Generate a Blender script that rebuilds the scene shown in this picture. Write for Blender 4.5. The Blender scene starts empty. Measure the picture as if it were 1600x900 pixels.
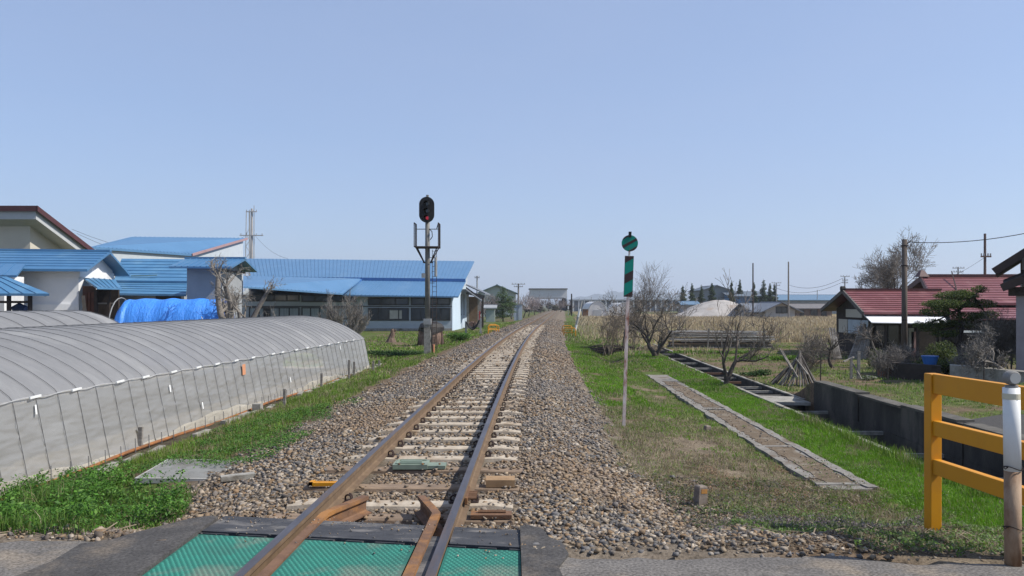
import bpy, math, random
import numpy as np
from mathutils import Matrix, Vector
R = math.radians
rng = np.random.default_rng(7)
random.seed(7)
sc = bpy.context.scene
col = sc.collection

# ------------------------------------------------------------------ camera, world, sun, exposure
F, HZ, EYE = 1240.0, 476.0, 1.6
cam = bpy.data.objects.new('camera', bpy.data.cameras.new('camera')); col.objects.link(cam)
cam.location = (0, 0, EYE); cam.rotation_euler = (R(90), 0, 0)
cam.data.sensor_width = 36; cam.data.lens = 36*F/1600
cam.data.shift_y = (HZ-450)/1600
cam.data.clip_start = .1; cam.data.clip_end = 30000
sc.camera = cam
SUN_AZ, SUN_EL = 99, 46
w = bpy.data.worlds.new('World'); sc.world = w; w.use_nodes = True
nt = w.node_tree; nt.nodes.clear()
sky = nt.nodes.new('ShaderNodeTexSky'); sky.sky_type = 'NISHITA'; sky.sun_disc = False
sky.sun_elevation = R(SUN_EL); sky.sun_rotation = R(SUN_AZ)
sky.altitude = 0; sky.air_density = 1.0; sky.dust_density = 0.35; sky.ozone_density = 6.0
bg = nt.nodes.new('ShaderNodeBackground'); bg.inputs[1].default_value = 0.13
ow = nt.nodes.new('ShaderNodeOutputWorld')
# thin high haze veiling the sky, slightly uneven
tcw = nt.nodes.new('ShaderNodeTexCoord'); mpw = nt.nodes.new('ShaderNodeMapping'); mpw.inputs['Scale'].default_value = (1, 1, 5); mpw.inputs['Rotation'].default_value = (.35, .2, 0)
nzw = nt.nodes.new('ShaderNodeTexNoise'); nzw.inputs['Scale'].default_value = 1.3; nzw.inputs['Detail'].default_value = 5; nzw.inputs['Distortion'].default_value = .6
mrw = nt.nodes.new('ShaderNodeMapRange'); mrw.inputs[1].default_value = .3; mrw.inputs[2].default_value = .75; mrw.inputs[3].default_value = .46; mrw.inputs[4].default_value = .62
mxw = nt.nodes.new('ShaderNodeMix'); mxw.data_type = 'RGBA'; mxw.inputs[7].default_value = (2.70, 3.28, 4.78, 1)
nt.links.new(tcw.outputs['Generated'], mpw.inputs[0]); nt.links.new(mpw.outputs[0], nzw.inputs['Vector']); nt.links.new(nzw.outputs[0], mrw.inputs[0]); nt.links.new(mrw.outputs[0], mxw.inputs[0])
nt.links.new(sky.outputs[0], mxw.inputs[6]); nt.links.new(mxw.outputs[2], bg.inputs[0]); nt.links.new(bg.outputs[0], ow.inputs[0])
sl = bpy.data.lights.new('sun', 'SUN'); sl.energy = 5.0; sl.angle = R(.5); sl.color = (1, .95, .87)
so = bpy.data.objects.new('sun', sl); col.objects.link(so)
sv = Vector((math.sin(R(SUN_AZ))*math.cos(R(SUN_EL)), math.cos(R(SUN_AZ))*math.cos(R(SUN_EL)), math.sin(R(SUN_EL))))
so.rotation_euler = sv.to_track_quat('Z', 'Y').to_euler(); so.location = (20, 0, 30)
sc.view_settings.view_transform = 'Standard'; sc.view_settings.look = 'None'
sc.view_settings.exposure = 0.32; sc.view_settings.gamma = 1
sc.render.engine = 'CYCLES'
sc.cycles.transparent_max_bounces = 24

# ------------------------------------------------------------------ helpers
def P(px, py, d): return ((px-800)/F*d, d, EYE-(py-HZ)/F*d)
WL = {}
def tag(o, label=None, cat=None, group=None, kind=None):
    if label: o['label'] = label
    if cat: o['category'] = cat
    if group: o['group'] = group
    if kind: o['kind'] = kind
    return o
def thing(name, loc, label, cat, group=None):
    o = bpy.data.objects.new(name, None); o.empty_display_size = .2
    o.location = loc; col.objects.link(o); WL[o.name] = Vector(loc)
    return tag(o, label, cat, group)
MATS = {}
def hexc(c): return c if len(c) == 4 else (*c, 1)
def mat(name, c1, c2=None, scale=3.0, rough=.8, bump=0.0, bscale=None, metal=0.0, attr=False, stretch=(1,1,1),
        c3=None, s3=.6, spec=.3, detail=6, alpha=1.0, transl=0.0, emit=None, bdist=None, speck=0, sps=60):
    if name in MATS: return MATS[name]
    m = bpy.data.materials.new(name); m.use_nodes = True; n = m.node_tree; L = n.links
    b = n.nodes['Principled BSDF']; b.inputs['Roughness'].default_value = rough
    b.inputs['Metallic'].default_value = metal; b.inputs['Specular IOR Level'].default_value = spec
    tc = n.nodes.new('ShaderNodeTexCoord'); mp = n.nodes.new('ShaderNodeMapping')
    mp.inputs['Scale'].default_value = stretch; L.new(tc.outputs['Object'], mp.inputs[0])
    def noise(s, d=detail):
        t = n.nodes.new('ShaderNodeTexNoise'); t.inputs['Scale'].default_value = s; t.inputs['Detail'].default_value = d
        t.inputs['Roughness'].default_value = .62
        L.new(mp.outputs[0], t.inputs['Vector']); return t
    def mix(f, a, b_, mode='MIX'):
        x = n.nodes.new('ShaderNodeMix'); x.data_type = 'RGBA'; x.blend_type = mode
        for s, k in ((f, 0), (a, 6), (b_, 7)):
            if isinstance(s, (float, int)): x.inputs[k].default_value = s
            elif isinstance(s, tuple): x.inputs[k].default_value = hexc(s)
            else: L.new(s, x.inputs[k])
        return x.outputs[2]
    def ramp(t, lo, hi):
        r = n.nodes.new('ShaderNodeMapRange'); r.inputs[1].default_value = lo; r.inputs[2].default_value = hi
        L.new(t.outputs[0], r.inputs[0]); return r.outputs[0]
    if c2 is None: c2 = tuple(x*.75 for x in c1)
    if attr:
        a = n.nodes.new('ShaderNodeAttribute'); a.attribute_name = 'Col'
        c = mix(ramp(noise(scale), .35, .65), (1., 1., 1.), c2, 'MIX')
        c = mix(1.0, a.outputs['Color'], c, 'MULTIPLY')
    else:
        c = mix(ramp(noise(scale), .35, .65), c1, c2)
    if c3: c = mix(ramp(noise(s3, 8), .52, .66), c, c3)
    if speck:
        sp_ = n.nodes.new('ShaderNodeMapRange'); sp_.inputs[1].default_value = .32; sp_.inputs[2].default_value = .68; sp_.inputs[3].default_value = 1-speck; sp_.inputs[4].default_value = 1+speck
        L.new(noise(sps, 3).outputs[0], sp_.inputs[0]); vm_ = n.nodes.new('ShaderNodeVectorMath'); vm_.operation = 'SCALE'
        L.new(c, vm_.inputs[0]); L.new(sp_.outputs[0], vm_.inputs[3]); c = vm_.outputs[0]
    L.new(c, b.inputs['Base Color'])
    if bump:
        bp = n.nodes.new('ShaderNodeBump'); bp.inputs['Strength'].default_value = bump; bp.inputs['Distance'].default_value = min(.06, .45/(bscale or scale*4)) if not bdist else bdist
        L.new(noise(bscale or scale*4).outputs[0], bp.inputs['Height']); L.new(bp.outputs[0], b.inputs['Normal'])
    if emit: b.inputs['Emission Color'].default_value = hexc(emit[0]); b.inputs['Emission Strength'].default_value = emit[1]
    surf = b.outputs[0]
    out = n.nodes['Material Output']
    if transl:
        t = n.nodes.new('ShaderNodeBsdfTranslucent'); L.new(c, t.inputs[0])
        ms = n.nodes.new('ShaderNodeMixShader'); ms.inputs[0].default_value = transl
        L.new(surf, ms.inputs[1]); L.new(t.outputs[0], ms.inputs[2]); surf = ms.outputs[0]
    if alpha < 1:
        t = n.nodes.new('ShaderNodeBsdfTransparent'); ms = n.nodes.new('ShaderNodeMixShader')
        ms.inputs[0].default_value = alpha
        L.new(t.outputs[0], ms.inputs[1]); L.new(surf, ms.inputs[2]); surf = ms.outputs[0]
    L.new(surf, out.inputs[0])
    MATS[name] = m
    return m

class MB:
    def __init__(s, M=None): s.v = []; s.f = []; s.M = M
    def add(s, vs, fs):
        o = len(s.v)
        s.v += [tuple(s.M @ Vector(p)) for p in vs] if s.M else [tuple(p) for p in vs]
        s.f += [tuple(i+o for i in f) for f in fs]; return s
    def box(s, x0, x1, y0, y1, z0, z1):
        return s.add([(x0,y0,z0),(x1,y0,z0),(x1,y1,z0),(x0,y1,z0),(x0,y0,z1),(x1,y0,z1),(x1,y1,z1),(x0,y1,z1)],
            [(0,3,2,1),(4,5,6,7),(0,1,5,4),(1,2,6,5),(2,3,7,6),(3,0,4,7)])
    def bar(s, a, b, w, h=None, up=(0,0,1)):
        h = h or w; a = Vector(a); b = Vector(b); d = (b-a).normalized()
        u = Vector(up)
        if abs(d.dot(u)) > .95: u = Vector((0,1,0))
        x = d.cross(u).normalized()*w/2; y = x.cross(d).normalized()*h/2
        vs = [a-x-y, a+x-y, a+x+y, a-x+y, b-x-y, b+x-y, b+x+y, b-x+y]
        return s.add([tuple(p) for p in vs], [(0,1,2,3),(7,6,5,4),(0,4,5,1),(1,5,6,2),(2,6,7,3),(3,7,4,0)])
    def tube(s, pts, rad, n=6, cap=True):
        pts = [Vector(p) for p in pts]; k = len(pts)
        if not hasattr(rad, '__len__'): rad = [rad]*k
        vs = []; ref = None
        for i, p in enumerate(pts):
            d = (pts[min(i+1,k-1)]-pts[max(i-1,0)])
            if d.length < 1e-9: d = Vector((0,0,1))
            d.normalize()
            if ref is None:
                ref = d.cross(Vector((0,0,1)) if abs(d.z) < .9 else Vector((1,0,0))).normalized()
            ref = (ref - d*ref.dot(d)); ref = ref.normalized() if ref.length > 1e-6 else d.orthogonal().normalized()
            q = d.cross(ref)
            for j in range(n):
                a = 2*math.pi*j/n; vs.append(tuple(p+(ref*math.cos(a)+q*math.sin(a))*rad[i]))
        fs = [(i*n+j, i*n+(j+1)%n, (i+1)*n+(j+1)%n, (i+1)*n+j) for i in range(k-1) for j in range(n)]
        if cap and n > 3: fs += [tuple(range(n-1,-1,-1)), tuple((k-1)*n+j for j in range(n))]
        return s.add(vs, fs)
    def slab(s, cs, t):
        """polygon cs (list of 3d points) given thickness t downwards"""
        n = len(cs); top = [tuple(c) for c in cs]; bot = [(c[0], c[1], c[2]-t) for c in cs]
        return s.add(top+bot, [tuple(range(n)), tuple(range(2*n-1, n-1, -1))]+[(i, i+n, (i+1)%n+n, (i+1)%n) for i in range(n)])
    def walls(s, fp, zb, tops):
        n = len(fp)
        return s.add([(x,y,zb) for x,y in fp]+[(x,y,z) for (x,y),z in zip(fp, tops)],
            [(i,(i+1)%n,(i+1)%n+n,i+n) for i in range(n)])
    def sweep(s, prof, pts):
        """closed 2D profile (side, up) swept along points in plan"""
        vs = []; n = len(prof); k = len(pts)
        for i, p in enumerate(pts):
            a = Vector(pts[max(i-1,0)]); b = Vector(pts[min(i+1,k-1)]); d = (b-a); d.z = 0; d.normalize()
            sx = Vector((d.y, -d.x, 0))
            for (u, h) in prof: q = Vector(p)+sx*u; vs.append((q.x, q.y, q.z+h))
        fs = [(i*n+j, i*n+(j+1)%n, (i+1)*n+(j+1)%n, (i+1)*n+j) for i in range(k-1) for j in range(n)]
        fs += [tuple(range(n-1,-1,-1)), tuple((k-1)*n+j for j in range(n))]
        return s.add(vs, fs)
    def build(s, name, m, parent=None, smooth=False, loc=None, label=None):
        if parent is not None: off = WL[parent.name]
        else: off = Vector(loc) if loc is not None else Vector((0,0,0))
        me = bpy.data.meshes.new(name)
        me.from_pydata([(x-off.x, y-off.y, z-off.z) for x,y,z in s.v], [], s.f)
        if smooth: me.polygons.foreach_set('use_smooth', [True]*len(me.polygons))
        me.materials.append(m); me.update()
        o = bpy.data.objects.new(name, me); col.objects.link(o)
        if parent is not None: o.parent = parent
        else: o.location = off
        WL[o.name] = off
        if label: o['label'] = label
        return o
def npmesh(name, V, Fc, m, C=None, parent=None, loc=None, smooth=False):
    """V (n,3), Fc (k,3 or 4) arrays"""
    off = np.array(WL[parent.name]) if parent is not None else np.array(loc if loc is not None else (0,0,0), float)
    me = bpy.data.meshes.new(name); k, q = Fc.shape
    me.vertices.add(len(V)); me.vertices.foreach_set('co', (V-off).astype(np.float32).ravel())
    me.loops.add(k*q); me.loops.foreach_set('vertex_index', Fc.astype(np.int32).ravel())
    me.polygons.add(k); me.polygons.foreach_set('loop_start', np.arange(0, k*q, q, dtype=np.int32))
    if smooth: me.polygons.foreach_set('use_smooth', np.ones(k, bool))
    me.update(calc_edges=True)
    if C is not None:
        a = me.color_attributes.new('Col', 'FLOAT_COLOR', 'POINT')
        a.data.foreach_set('color', np.c_[C, np.ones(len(C))].astype(np.float32).ravel())
    me.materials.append(m)
    o = bpy.data.objects.new(name, me); col.objects.link(o)
    if parent is not None: o.parent = parent
    else: o.location = tuple(off)
    WL[o.name] = Vector(off)
    return o
_perm = np.random.default_rng(3).random((256, 256))
def vn(x, y):
    xi = np.floor(x).astype(int); yi = np.floor(y).astype(int); fx = x-xi; fy = y-yi
    fx = fx*fx*(3-2*fx); fy = fy*fy*(3-2*fy); g = lambda a, b: _perm[a % 256, b % 256]
    return (g(xi,yi)*(1-fx)+g(xi+1,yi)*fx)*(1-fy)+(g(xi,yi+1)*(1-fx)+g(xi+1,yi+1)*fx)*fy
rr = random.Random(5)
def fbm(x, y, o=4):
    x = np.asarray(x, float); y = np.asarray(y, float)
    r = 0; a = .5
    for i in range(o): r = r+a*vn(x*2**i+i*17.3, y*2**i+i*9.1); a *= .5
    return r/(1-.5**o)
def ss(t): t = np.clip(t, 0, 1); return t*t*(3-2*t)

# ------------------------------------------------------------------ track line and terrain height
def xc(y):
    y = np.asarray(y, float); yy = np.clip(y, -20, 60)
    return -1.15+.02*yy+.00038*yy*np.abs(yy)+np.maximum(y-60, 0)*.0656
def XC(y): return float(xc(y))
def yroad(x): return 5.17-.072*np.asarray(x, float)
CH0, CH1 = 6.52, 7.32          # channel edges (offset from track)
def height(x, y):
    x = np.asarray(x, float); y = np.asarray(y, float); u = x-xc(y)
    zr = np.interp(u, [0,1.45,2.6,3.2,4.5,5.3,60], [-.205,-.205,-.46,-.5,-.6,-.6,-.6])
    zl = np.interp(-u, [0,1.45,2.6,3.6,4.6,6,60], [-.205,-.205,-.44,-.55,-.68,-.7,-.7])
    z = np.where(u > 0, zr, zl)
    g = -.16-.4*ss((y-17.6)/1.6)
    gz = np.where(u > (CH0+CH1)/2, g+(-.6-g)*ss((y-35)/8), z)
    z = gz
    w = np.where(u > 0, np.interp(u, [0,1.05,1.9,3.2], [.25,.6,2.0,3.2]), np.interp(-u, [0,1.05,1.7,2.6], [.25,.5,1.2,1.9]))
    t = ss((y-yroad(x)-.02)/w)
    z = z*t-(.012)*(1-t)
    bump = (fbm(x*1.3, y*1.3)-.5)*.1+(fbm(x*6, y*6, 3)-.5)*.05
    z = z+bump*ss((np.abs(u)-1.6)/1)*ss((y-yroad(x))/.6)
    # little heap round the foot of the yellow barrier, swale beside the far bank
    z = z+.07*np.exp(-(((x-3.3)/.45)**2+((y-6.3)/.4)**2))
    z = z-.25*np.exp(-((u-4.2)/.5)**2)*ss((y-26)/5)*(1-ss((y-48)/8))
    ch = (u > CH0-.045) & (u < CH1+.06) & (y > 6.4) & (y < 43)
    z = np.where(ch, -1.35, z)
    cross = (y < yroad(x)+.0) | ((np.abs(u) < 1.06) & (y < 5.6-.17*x))
    z = np.where(cross, np.where((np.abs(u) < 1.06) & (y > -1), -.2, -.06), z)
    return z
def H(x, y): return float(height(x, y))
def G(px, py, z=None):
    """where the sight line through a pixel meets the ground"""
    d = F*(EYE+.6)/(py-HZ)
    for _ in range(12):
        zz = H((px-800)/F*d, d) if z is None else z
        d = .5*d+.5*F*(EYE-zz)/(py-HZ)
    return ((px-800)/F*d, d, EYE-(py-HZ)/F*d)

def weights(x, y):
    """surface type at a point: (grass, soil, straw, litter)"""
    u = x-xc(y); n = fbm(x*.9, y*.9); n2 = fbm(x*3.1+5, y*3.1)
    g = np.zeros_like(u)
    left = ss((-u-2.85-.9*(n-.5))/.35)
    g = np.where(u < 0, left*ss((n*.8+n2*.4-.44)/.2), g)
    right = ss((u-2.2-.7*(n-.5)-1.1*ss((11-y)/3))/.4)
    dry = ss((14.5-y)/3)*ss((4.6-u)/.5)+.75*np.exp(-((u-3.9)/.5)**2)*ss((26-y)/6)
    gr = right*np.clip(ss((n*.75+n2*.5-.42)/.2)-.75*dry, 0, 1)
    gr = np.where((u > 5.25), np.maximum(gr, .95), gr)
    gr = np.where((u > CH1), ss((n*.7+n2*.6-.5)/.25)*.9, gr)
    g = np.where(u >= 0, gr, g)
    straw = ss((y-44)/5)*ss((u-6)/3)*(1-ss((y-150)/60))
    straw = np.maximum(straw, ss((y-34)/6)*ss((u-4.6)/1)*.6*(1-ss((u-8)/3)))
    return g, straw, np.clip(dry, 0, 1)*right

def axis(segs):
    out = []
    for a, b, st in segs: out += list(np.arange(a, b, st))
    return out
ys = np.array(axis([(-30,3,3),(3,4.8,.3),(4.8,14,.09),(14,24,.16),(24,45,.35),(45,90,1.0),(90,200,5),(200,1000,40),(1000,5400,400)])+[5450.])
ua = axis([(0,1.3,.26),(1.3,CH0-.1,.11)])+[CH0-.06,CH0-.04,CH0+.4,CH1+.055,CH1+.075]+axis([(CH1+.15,12,.22),(12,20,.5),(20,60,3),(60,300,25),(300,2400,300)])+[2600.]
ub = axis([(0,1.3,.26),(1.3,8,.13),(8,20,.5),(20,60,3),(60,300,25),(300,2600,300)])+[2800.]
us = np.array(sorted([-a for a in ub if a > 0]+ua))
UU, YY = np.meshgrid(us, ys); XX = UU+xc(YY)
ZZ = height(XX, YY)
V = np.stack([XX, YY, ZZ], -1).reshape(-1, 3)
nr, nc = UU.shape
ii = (np.arange(nr-1)[:,None]*nc+np.arange(nc-1)[None,:]).ravel()
FF = np.stack([ii, ii+1, ii+nc+1, ii+nc], -1)
g, st, dr = weights(XX, YY)
soil = np.array([.165,.118,.078]); gravel = np.array([.19,.155,.118]); grassc = np.array([.095,.13,.032]); strawc = np.array([.33,.24,.135]); litter = np.array([.21,.17,.12])
C = np.broadcast_to(soil, (nr, nc, 3)).copy()
def lay(C, wt, c): return C*(1-wt[..., None])+c*wt[..., None]
bed = 1-ss((np.abs(UU)-2.6)/.3)
C = lay(C, dr*.8, litter); C = lay(C, g, grassc); C = lay(C, bed, gravel); C = lay(C, st, strawc)
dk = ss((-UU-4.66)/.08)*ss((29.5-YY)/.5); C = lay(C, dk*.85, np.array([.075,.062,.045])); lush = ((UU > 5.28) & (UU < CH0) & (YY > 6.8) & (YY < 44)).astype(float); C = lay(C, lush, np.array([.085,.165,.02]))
gi = ss((-UU-5.08)/.1)*ss((30-YY)/.5); C = lay(C, gi, np.array([.30,.25,.18]))
fc = ss((YY-180)/200); C = lay(C, fc, np.array([.12,.12,.075]))
C = lay(C, ((UU > CH0-.045) & (UU < CH1+.06) & (YY < 43) & (YY > 6)).astype(float), np.array([.012,.011,.01]))
m_ground = mat('ground', (1,1,1), (.55,.55,.55), scale=5, rough=1, bump=.8, bscale=26, attr=True, spec=.1, detail=9, speck=.45, sps=40)
ground = npmesh('ground', V, FF, m_ground, C.reshape(-1, 3), smooth=False); tag(ground, kind='structure')

# ------------------------------------------------------------------ materials
asph = mat('asphalt', (.165,.152,.138), (.105,.097,.09), scale=2.2, rough=.95, bump=.8, bscale=120, c3=(.215,.18,.14), s3=1.3, spec=.15, detail=12, speck=.5, sps=55)
conc = mat('old_concrete', (.34,.32,.28), (.2,.19,.165), scale=7, rough=.95, bump=.6, bscale=50, c3=(.13,.11,.085), s3=2)
concl = mat('sleeper_concrete', (.47,.405,.32), (.33,.275,.21), scale=9, rough=.95, bump=.4, bscale=60, c3=(.27,.19,.12), s3=2.2)
wallconc = mat('stained_concrete', (.062,.056,.049), (.028,.026,.023), scale=2.2, rough=.95, bump=.7, bscale=30, stretch=(1,1,.5), c3=(.10,.09,.075), s3=1.4)
pathc = mat('path_concrete', (.25,.235,.21), (.16,.145,.125), scale=9, rough=1, bump=1, bscale=60, c3=(.125,.092,.062), s3=1.6)
rust = mat('rusty_steel', (.17,.095,.055), (.11,.06,.036), scale=9, rough=.8, bump=.4, bscale=60, c3=(.30,.14,.045), s3=2.4)
railbody = mat('rail_side', (.165,.112,.068), (.11,.073,.046), scale=6, rough=.85, bump=.3, bscale=80)
railhead = mat('rail_head', (.17,.15,.152), (.115,.10,.10), scale=5, rough=.42, metal=.7, stretch=(3,.4,1), c3=(.20,.13,.09), s3=2)
wood = mat('weathered_wood', (.27,.195,.135), (.15,.11,.08), scale=12, rough=.95, bump=.7, bscale=40, stretch=(.25,1,1))
greywood = mat('grey_wood', (.27,.25,.225), (.15,.135,.12), scale=11, rough=.95, bump=.6, bscale=30, stretch=(.2,1,1))
darkwood = mat('dark_wood', (.055,.042,.035), (.03,.024,.02), scale=5, rough=.9, bump=.4, bscale=20)
brownwood = mat('brown_wood', (.10,.05,.032), (.06,.03,.02), scale=5, rough=.85)
bluem = mat('blue_roof_metal', (.058,.165,.31), (.048,.14,.27), scale=1.2, rough=.42, bump=.06, bscale=4, c3=(.08,.185,.31), s3=.5, spec=.5)
tealb = mat('faded_blue_roof', (.07,.20,.35), (.05,.15,.28), scale=1.2, rough=.5, c3=(.10,.22,.34), s3=.8, spec=.5)
maroon = mat('maroon_metal', (.085,.03,.03), (.06,.022,.022), scale=2, rough=.5)
redroof = mat('red_roof_metal', (.185,.056,.058), (.145,.043,.046), scale=1.6, rough=.5, c3=(.23,.095,.092), s3=.9, spec=.5)
beige = mat('beige_render', (.50,.46,.385), (.46,.42,.35), scale=.8, rough=.95)
white = mat('white_plaster', (.72,.72,.72), (.64,.645,.65), scale=1.2, rough=.9, c3=(.5,.5,.5), s3=.5)
palegrey = mat('pale_grey_siding', (.40,.44,.48), (.35,.385,.42), scale=1, rough=.7, stretch=(1,1,3))
paleblue = mat('pale_blue_siding', (.50,.60,.68), (.46,.55,.63), scale=1, rough=.7)
greyw = mat('grey_siding', (.30,.31,.32), (.25,.26,.27), scale=1, rough=.8)
glass = mat('window_glass', (.045,.052,.06), (.03,.034,.04), scale=2, rough=.12, spec=.8)
curtain = mat('curtained_pane', (.36,.42,.46), (.22,.26,.29), scale=3, rough=.4, stretch=(3,3,.2))
framem = mat('dark_frame', (.05,.045,.045), (.03,.03,.03), rough=.6)
alum = mat('galvanised_steel', (.36,.36,.35), (.26,.26,.25), scale=5, rough=.55, metal=.3)
blackm = mat('black_paint', (.012,.012,.013), (.02,.02,.021), scale=6, rough=.7)
rubber = mat('black_rubber', (.06,.06,.064), (.038,.039,.043), scale=4, rough=.75, bump=.5, bscale=50, c3=(.15,.14,.13), s3=3, stretch=(1,2.5,1))
tealm = mat('teal_rubber', (.032,.205,.155), (.035,.155,.122), scale=5, rough=.7, c3=(.13,.185,.145), s3=1.7, spec=.3, bump=.4, bscale=80)
yellow = mat('yellow_paint', (.58,.25,.003), (.54,.225,.003), scale=2, rough=.5, spec=.4, c3=(.50,.215,.008), s3=3)
bark = mat('bark', (.085,.07,.06), (.045,.038,.033), scale=15, rough=1, bump=.8, bscale=40)
barkg = mat('grey_bark', (.23,.205,.18), (.13,.115,.10), scale=15, rough=1, bump=.6, bscale=40)
twigm = mat('grey_twigs', (.17,.145,.12), (.115,.095,.08), scale=8, rough=1)
paletwig = mat('pale_twigs', (.32,.29,.27), (.25,.22,.21), scale=8, rough=1)
leafm = mat('leaf', (1,1,1), (.75,.75,.7), scale=5, rough=.6, attr=True, spec=.25, transl=.3)
stonem = mat('ballast_stone', (1,1,1), (.62,.6,.58), scale=22, rough=.95, attr=True, bump=.3, bscale=90, spec=.15)
whitem = mat('white_paint', (.72,.72,.70), (.62,.62,.60), scale=4, rough=.5)
farwhite = mat('far_white_plastic', (.62,.62,.60), (.5,.5,.5), scale=1, rough=.6)
fargrey = mat('far_grey', (.30,.31,.32), (.24,.25,.26), scale=.5, rough=.8)
slate = mat('grey_roof_tiles', (.17,.185,.21), (.13,.14,.16), scale=2, rough=.6)
tarp = mat('blue_tarp', (.06,.27,.78), (.045,.22,.68), scale=2, rough=.4, bump=.9, bscale=5, bdist=.06, spec=.45, stretch=(2.2,1,.6))
straw_m = mat('straw', (.23,.16,.12), (.12,.075,.06), scale=14, rough=1, bump=1, bscale=40, stretch=(1,1,.2))
polewood = mat('wooden_pole', (.13,.105,.088), (.085,.07,.06), scale=8, rough=.95, bump=.5, stretch=(1,1,.15))

# ------------------------------------------------------------------ road
def road_part(x0, x1):
    xs_ = np.arange(x0, x1+.001, .12 if x1-x0 < 20 else .5)
    e = yroad(xs_)+(fbm(xs_*1.6, xs_*0+2)-.5)*.35+(fbm(xs_*9, xs_*0+7)-.5)*.10
    rows = [e, e-.05, e-.4, e-1.2, e*0-4, e*0-14]
    z = [-.03, .0, .004, .004, .004, .004]
    V = np.concatenate([np.stack([xs_, r, np.full_like(xs_, zz)+(fbm(xs_*4, r*4)-.5)*.012*(1 if k < 4 else 0)], -1) for k, (r, zz) in enumerate(zip(rows, z))])
    n = len(xs_); i = (np.arange(5)[:,None]*n+np.arange(n-1)[None,:]).ravel()
    return V, np.stack([i, i+n, i+n+1, i+1], -1)
a = road_part(-80, -8); b = road_part(-8, -2.22); c = road_part(.075, 8.1); d = road_part(8.1, 80)
Vs = []; Fs = []; o_ = 0
for v_, f_ in (a, b, c, d): Vs.append(v_); Fs.append(f_+o_); o_ += len(v_)
tag(npmesh('road', np.concatenate(Vs), np.concatenate(Fs), asph), kind='structure')

# ------------------------------------------------------------------ railway track
def rail_prof():
    h = [(.0325,0),(.0325,-.03),(.0275,-.038),(.008,-.05),(.008,-.115),(.02,-.125),(.061,-.134),(.061,-.145)]
    return [(-x, z) for x, z in h]+[(x, z) for x, z in reversed(h)]
ysr = list(np.arange(-3, 61, 1.0))+list(np.arange(62, 300, 6.0))
track = thing('railway_track', (XC(5), 5, -.15), 'single narrow-gauge railway track with rusty rails running to the horizon on concrete sleepers', 'railway track')
for sd in (-1, 1):
    off = sd*.5655
    pts = [(XC(y)+off, y, -.001) for y in ysr]
    rl = MB().sweep(rail_prof(), pts).build('rail', railbody, track)
    MB().sweep([(-.03,0),(.03,0),(.03,.0035),(-.03,.0035)], pts).build('running_surface', railhead, rl)
    y1 = 6.12
    gp = [(XC(y)+sd*.43, y, -.004) for y in np.arange(-2, y1, .5)]+[(XC(y1)+sd*.43, y1, -.004), (XC(y1)+sd*.395, y1+.12, -.004), (XC(6.7)+sd*.235, 6.68, -.006)]
    MB().sweep(rail_prof(), gp).build('guard_rail', rust, track)
def sleeper(y, kind):
    r_ = random.uniform
    x = XC(y); hw = .105 if kind == 'c' else .1
    M = Matrix.Translation((x, y, 0)) @ Matrix.Rotation(-.02-.00076*min(y, 60)+r_(-.012,.012), 4, 'Z')
    mb = MB(M); L = 1.0 if kind == 'c' else 1.05+r_(-.05,.05)
    if kind == 'c':
        xs_ = [-L,-.8,-.4,.4,.8,L]; top = [-.172,-.150,-.165,-.165,-.150,-.172]
    else: xs_ = [-L,-.5,0,.5,L]; top = [-.165+r_(-.006,.006) for _ in range(5)]
    vs = []; n = len(xs_)
    for xx, t in zip(xs_, top):
        vs += [(xx,-hw-.02,-.34),(xx,-hw+.012,t-.012),(xx,-hw+.03,t),(xx,hw-.03,t),(xx,hw-.012,t-.012),(xx,hw+.02,-.34)]
    fs = [(6*i+j, 6*i+6+j, 6*i+7+j, 6*i+1+j) for i in range(n-1) for j in range(5)]+[tuple(range(6)), tuple(range(6*n-1, 6*n-7, -1))]
    mb.add(vs, fs)
    s = mb.build('sleeper', concl if kind == 'c' else wood, track)
    return s, M
coil = []
for k in range(22): a_ = k/21*2*math.pi*1.35-.6; coil.append((.028*math.cos(a_), .05*(k/21-.5), .028*math.sin(a_)+.012))
sl_y = [(6.62,'w'),(7.08,'c'),(7.74,'w'),(8.55,'w')]+[(9.2+.66*i, 'c') for i in range(90)]
for k, (y, kd) in enumerate(sl_y):
    s, M = sleeper(y, kd)
    if kd != 'c' or k > 28: continue
    for sx in (-1, 1):
        for io in (-1, 1):
            mb = MB(M @ Matrix.Translation((sx*.5655+io*.094, 0, -.135)))
            mb.tube([(p[0]*1.0, p[1]*1.3, p[2]) for p in coil], .0085, 5); mb.box(-.035,.035,-.05,.05,-.03,-.012)
            mb.build('rail_clip', darkrust if 'darkrust' in globals() else mat('dark_rust', (.055,.032,.026), (.03,.02,.018), scale=20, rough=.8), s)
# tie plate details of the wooden sleepers and the beacon between the rails
yp = MB(); xx = XC(7.74)
yp.box(xx-1.0, xx-.66, 7.68, 7.72, -.158, -.125); yp.box(xx-1.0, xx-.96, 7.68, 7.80, -.158, -.125); yp.box(xx-1.0, xx-.66, 7.80, 7.83, -.158, -.14)
yp.build('yellow_bracket', yellow, track)
MB().box(xx+.72, xx+1.0, 7.64, 7.84, -.16, -.09).build('tie_block', mat('tan_wood', (.34,.22,.12), (.24,.15,.08), scale=8, rough=.9), track)
jb = MB()
for sy in (-.10,-.03,.05,.12): jb.tube([(XC(6.95)+.60, 6.95+sy, -.07), (XC(6.95)+.685, 6.95+sy, -.07)], .014, 8)
jb.box(XC(6.95)+.59, XC(6.95)+.612, 6.75, 7.2, -.1, -.045); jb.build('joint_bar', rust, track)
jb = MB(); jb.box(XC(6.6)+.66, XC(6.6)+1.0, 6.52, 6.66, -.16, -.13); jb.tube([(XC(6.6)+.72,6.6,-.12),(XC(6.6)+.95,6.6,-.12)], .015, 6); jb.build('tie_plate', rust, track)
bx_ = XC(8.5)
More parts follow.
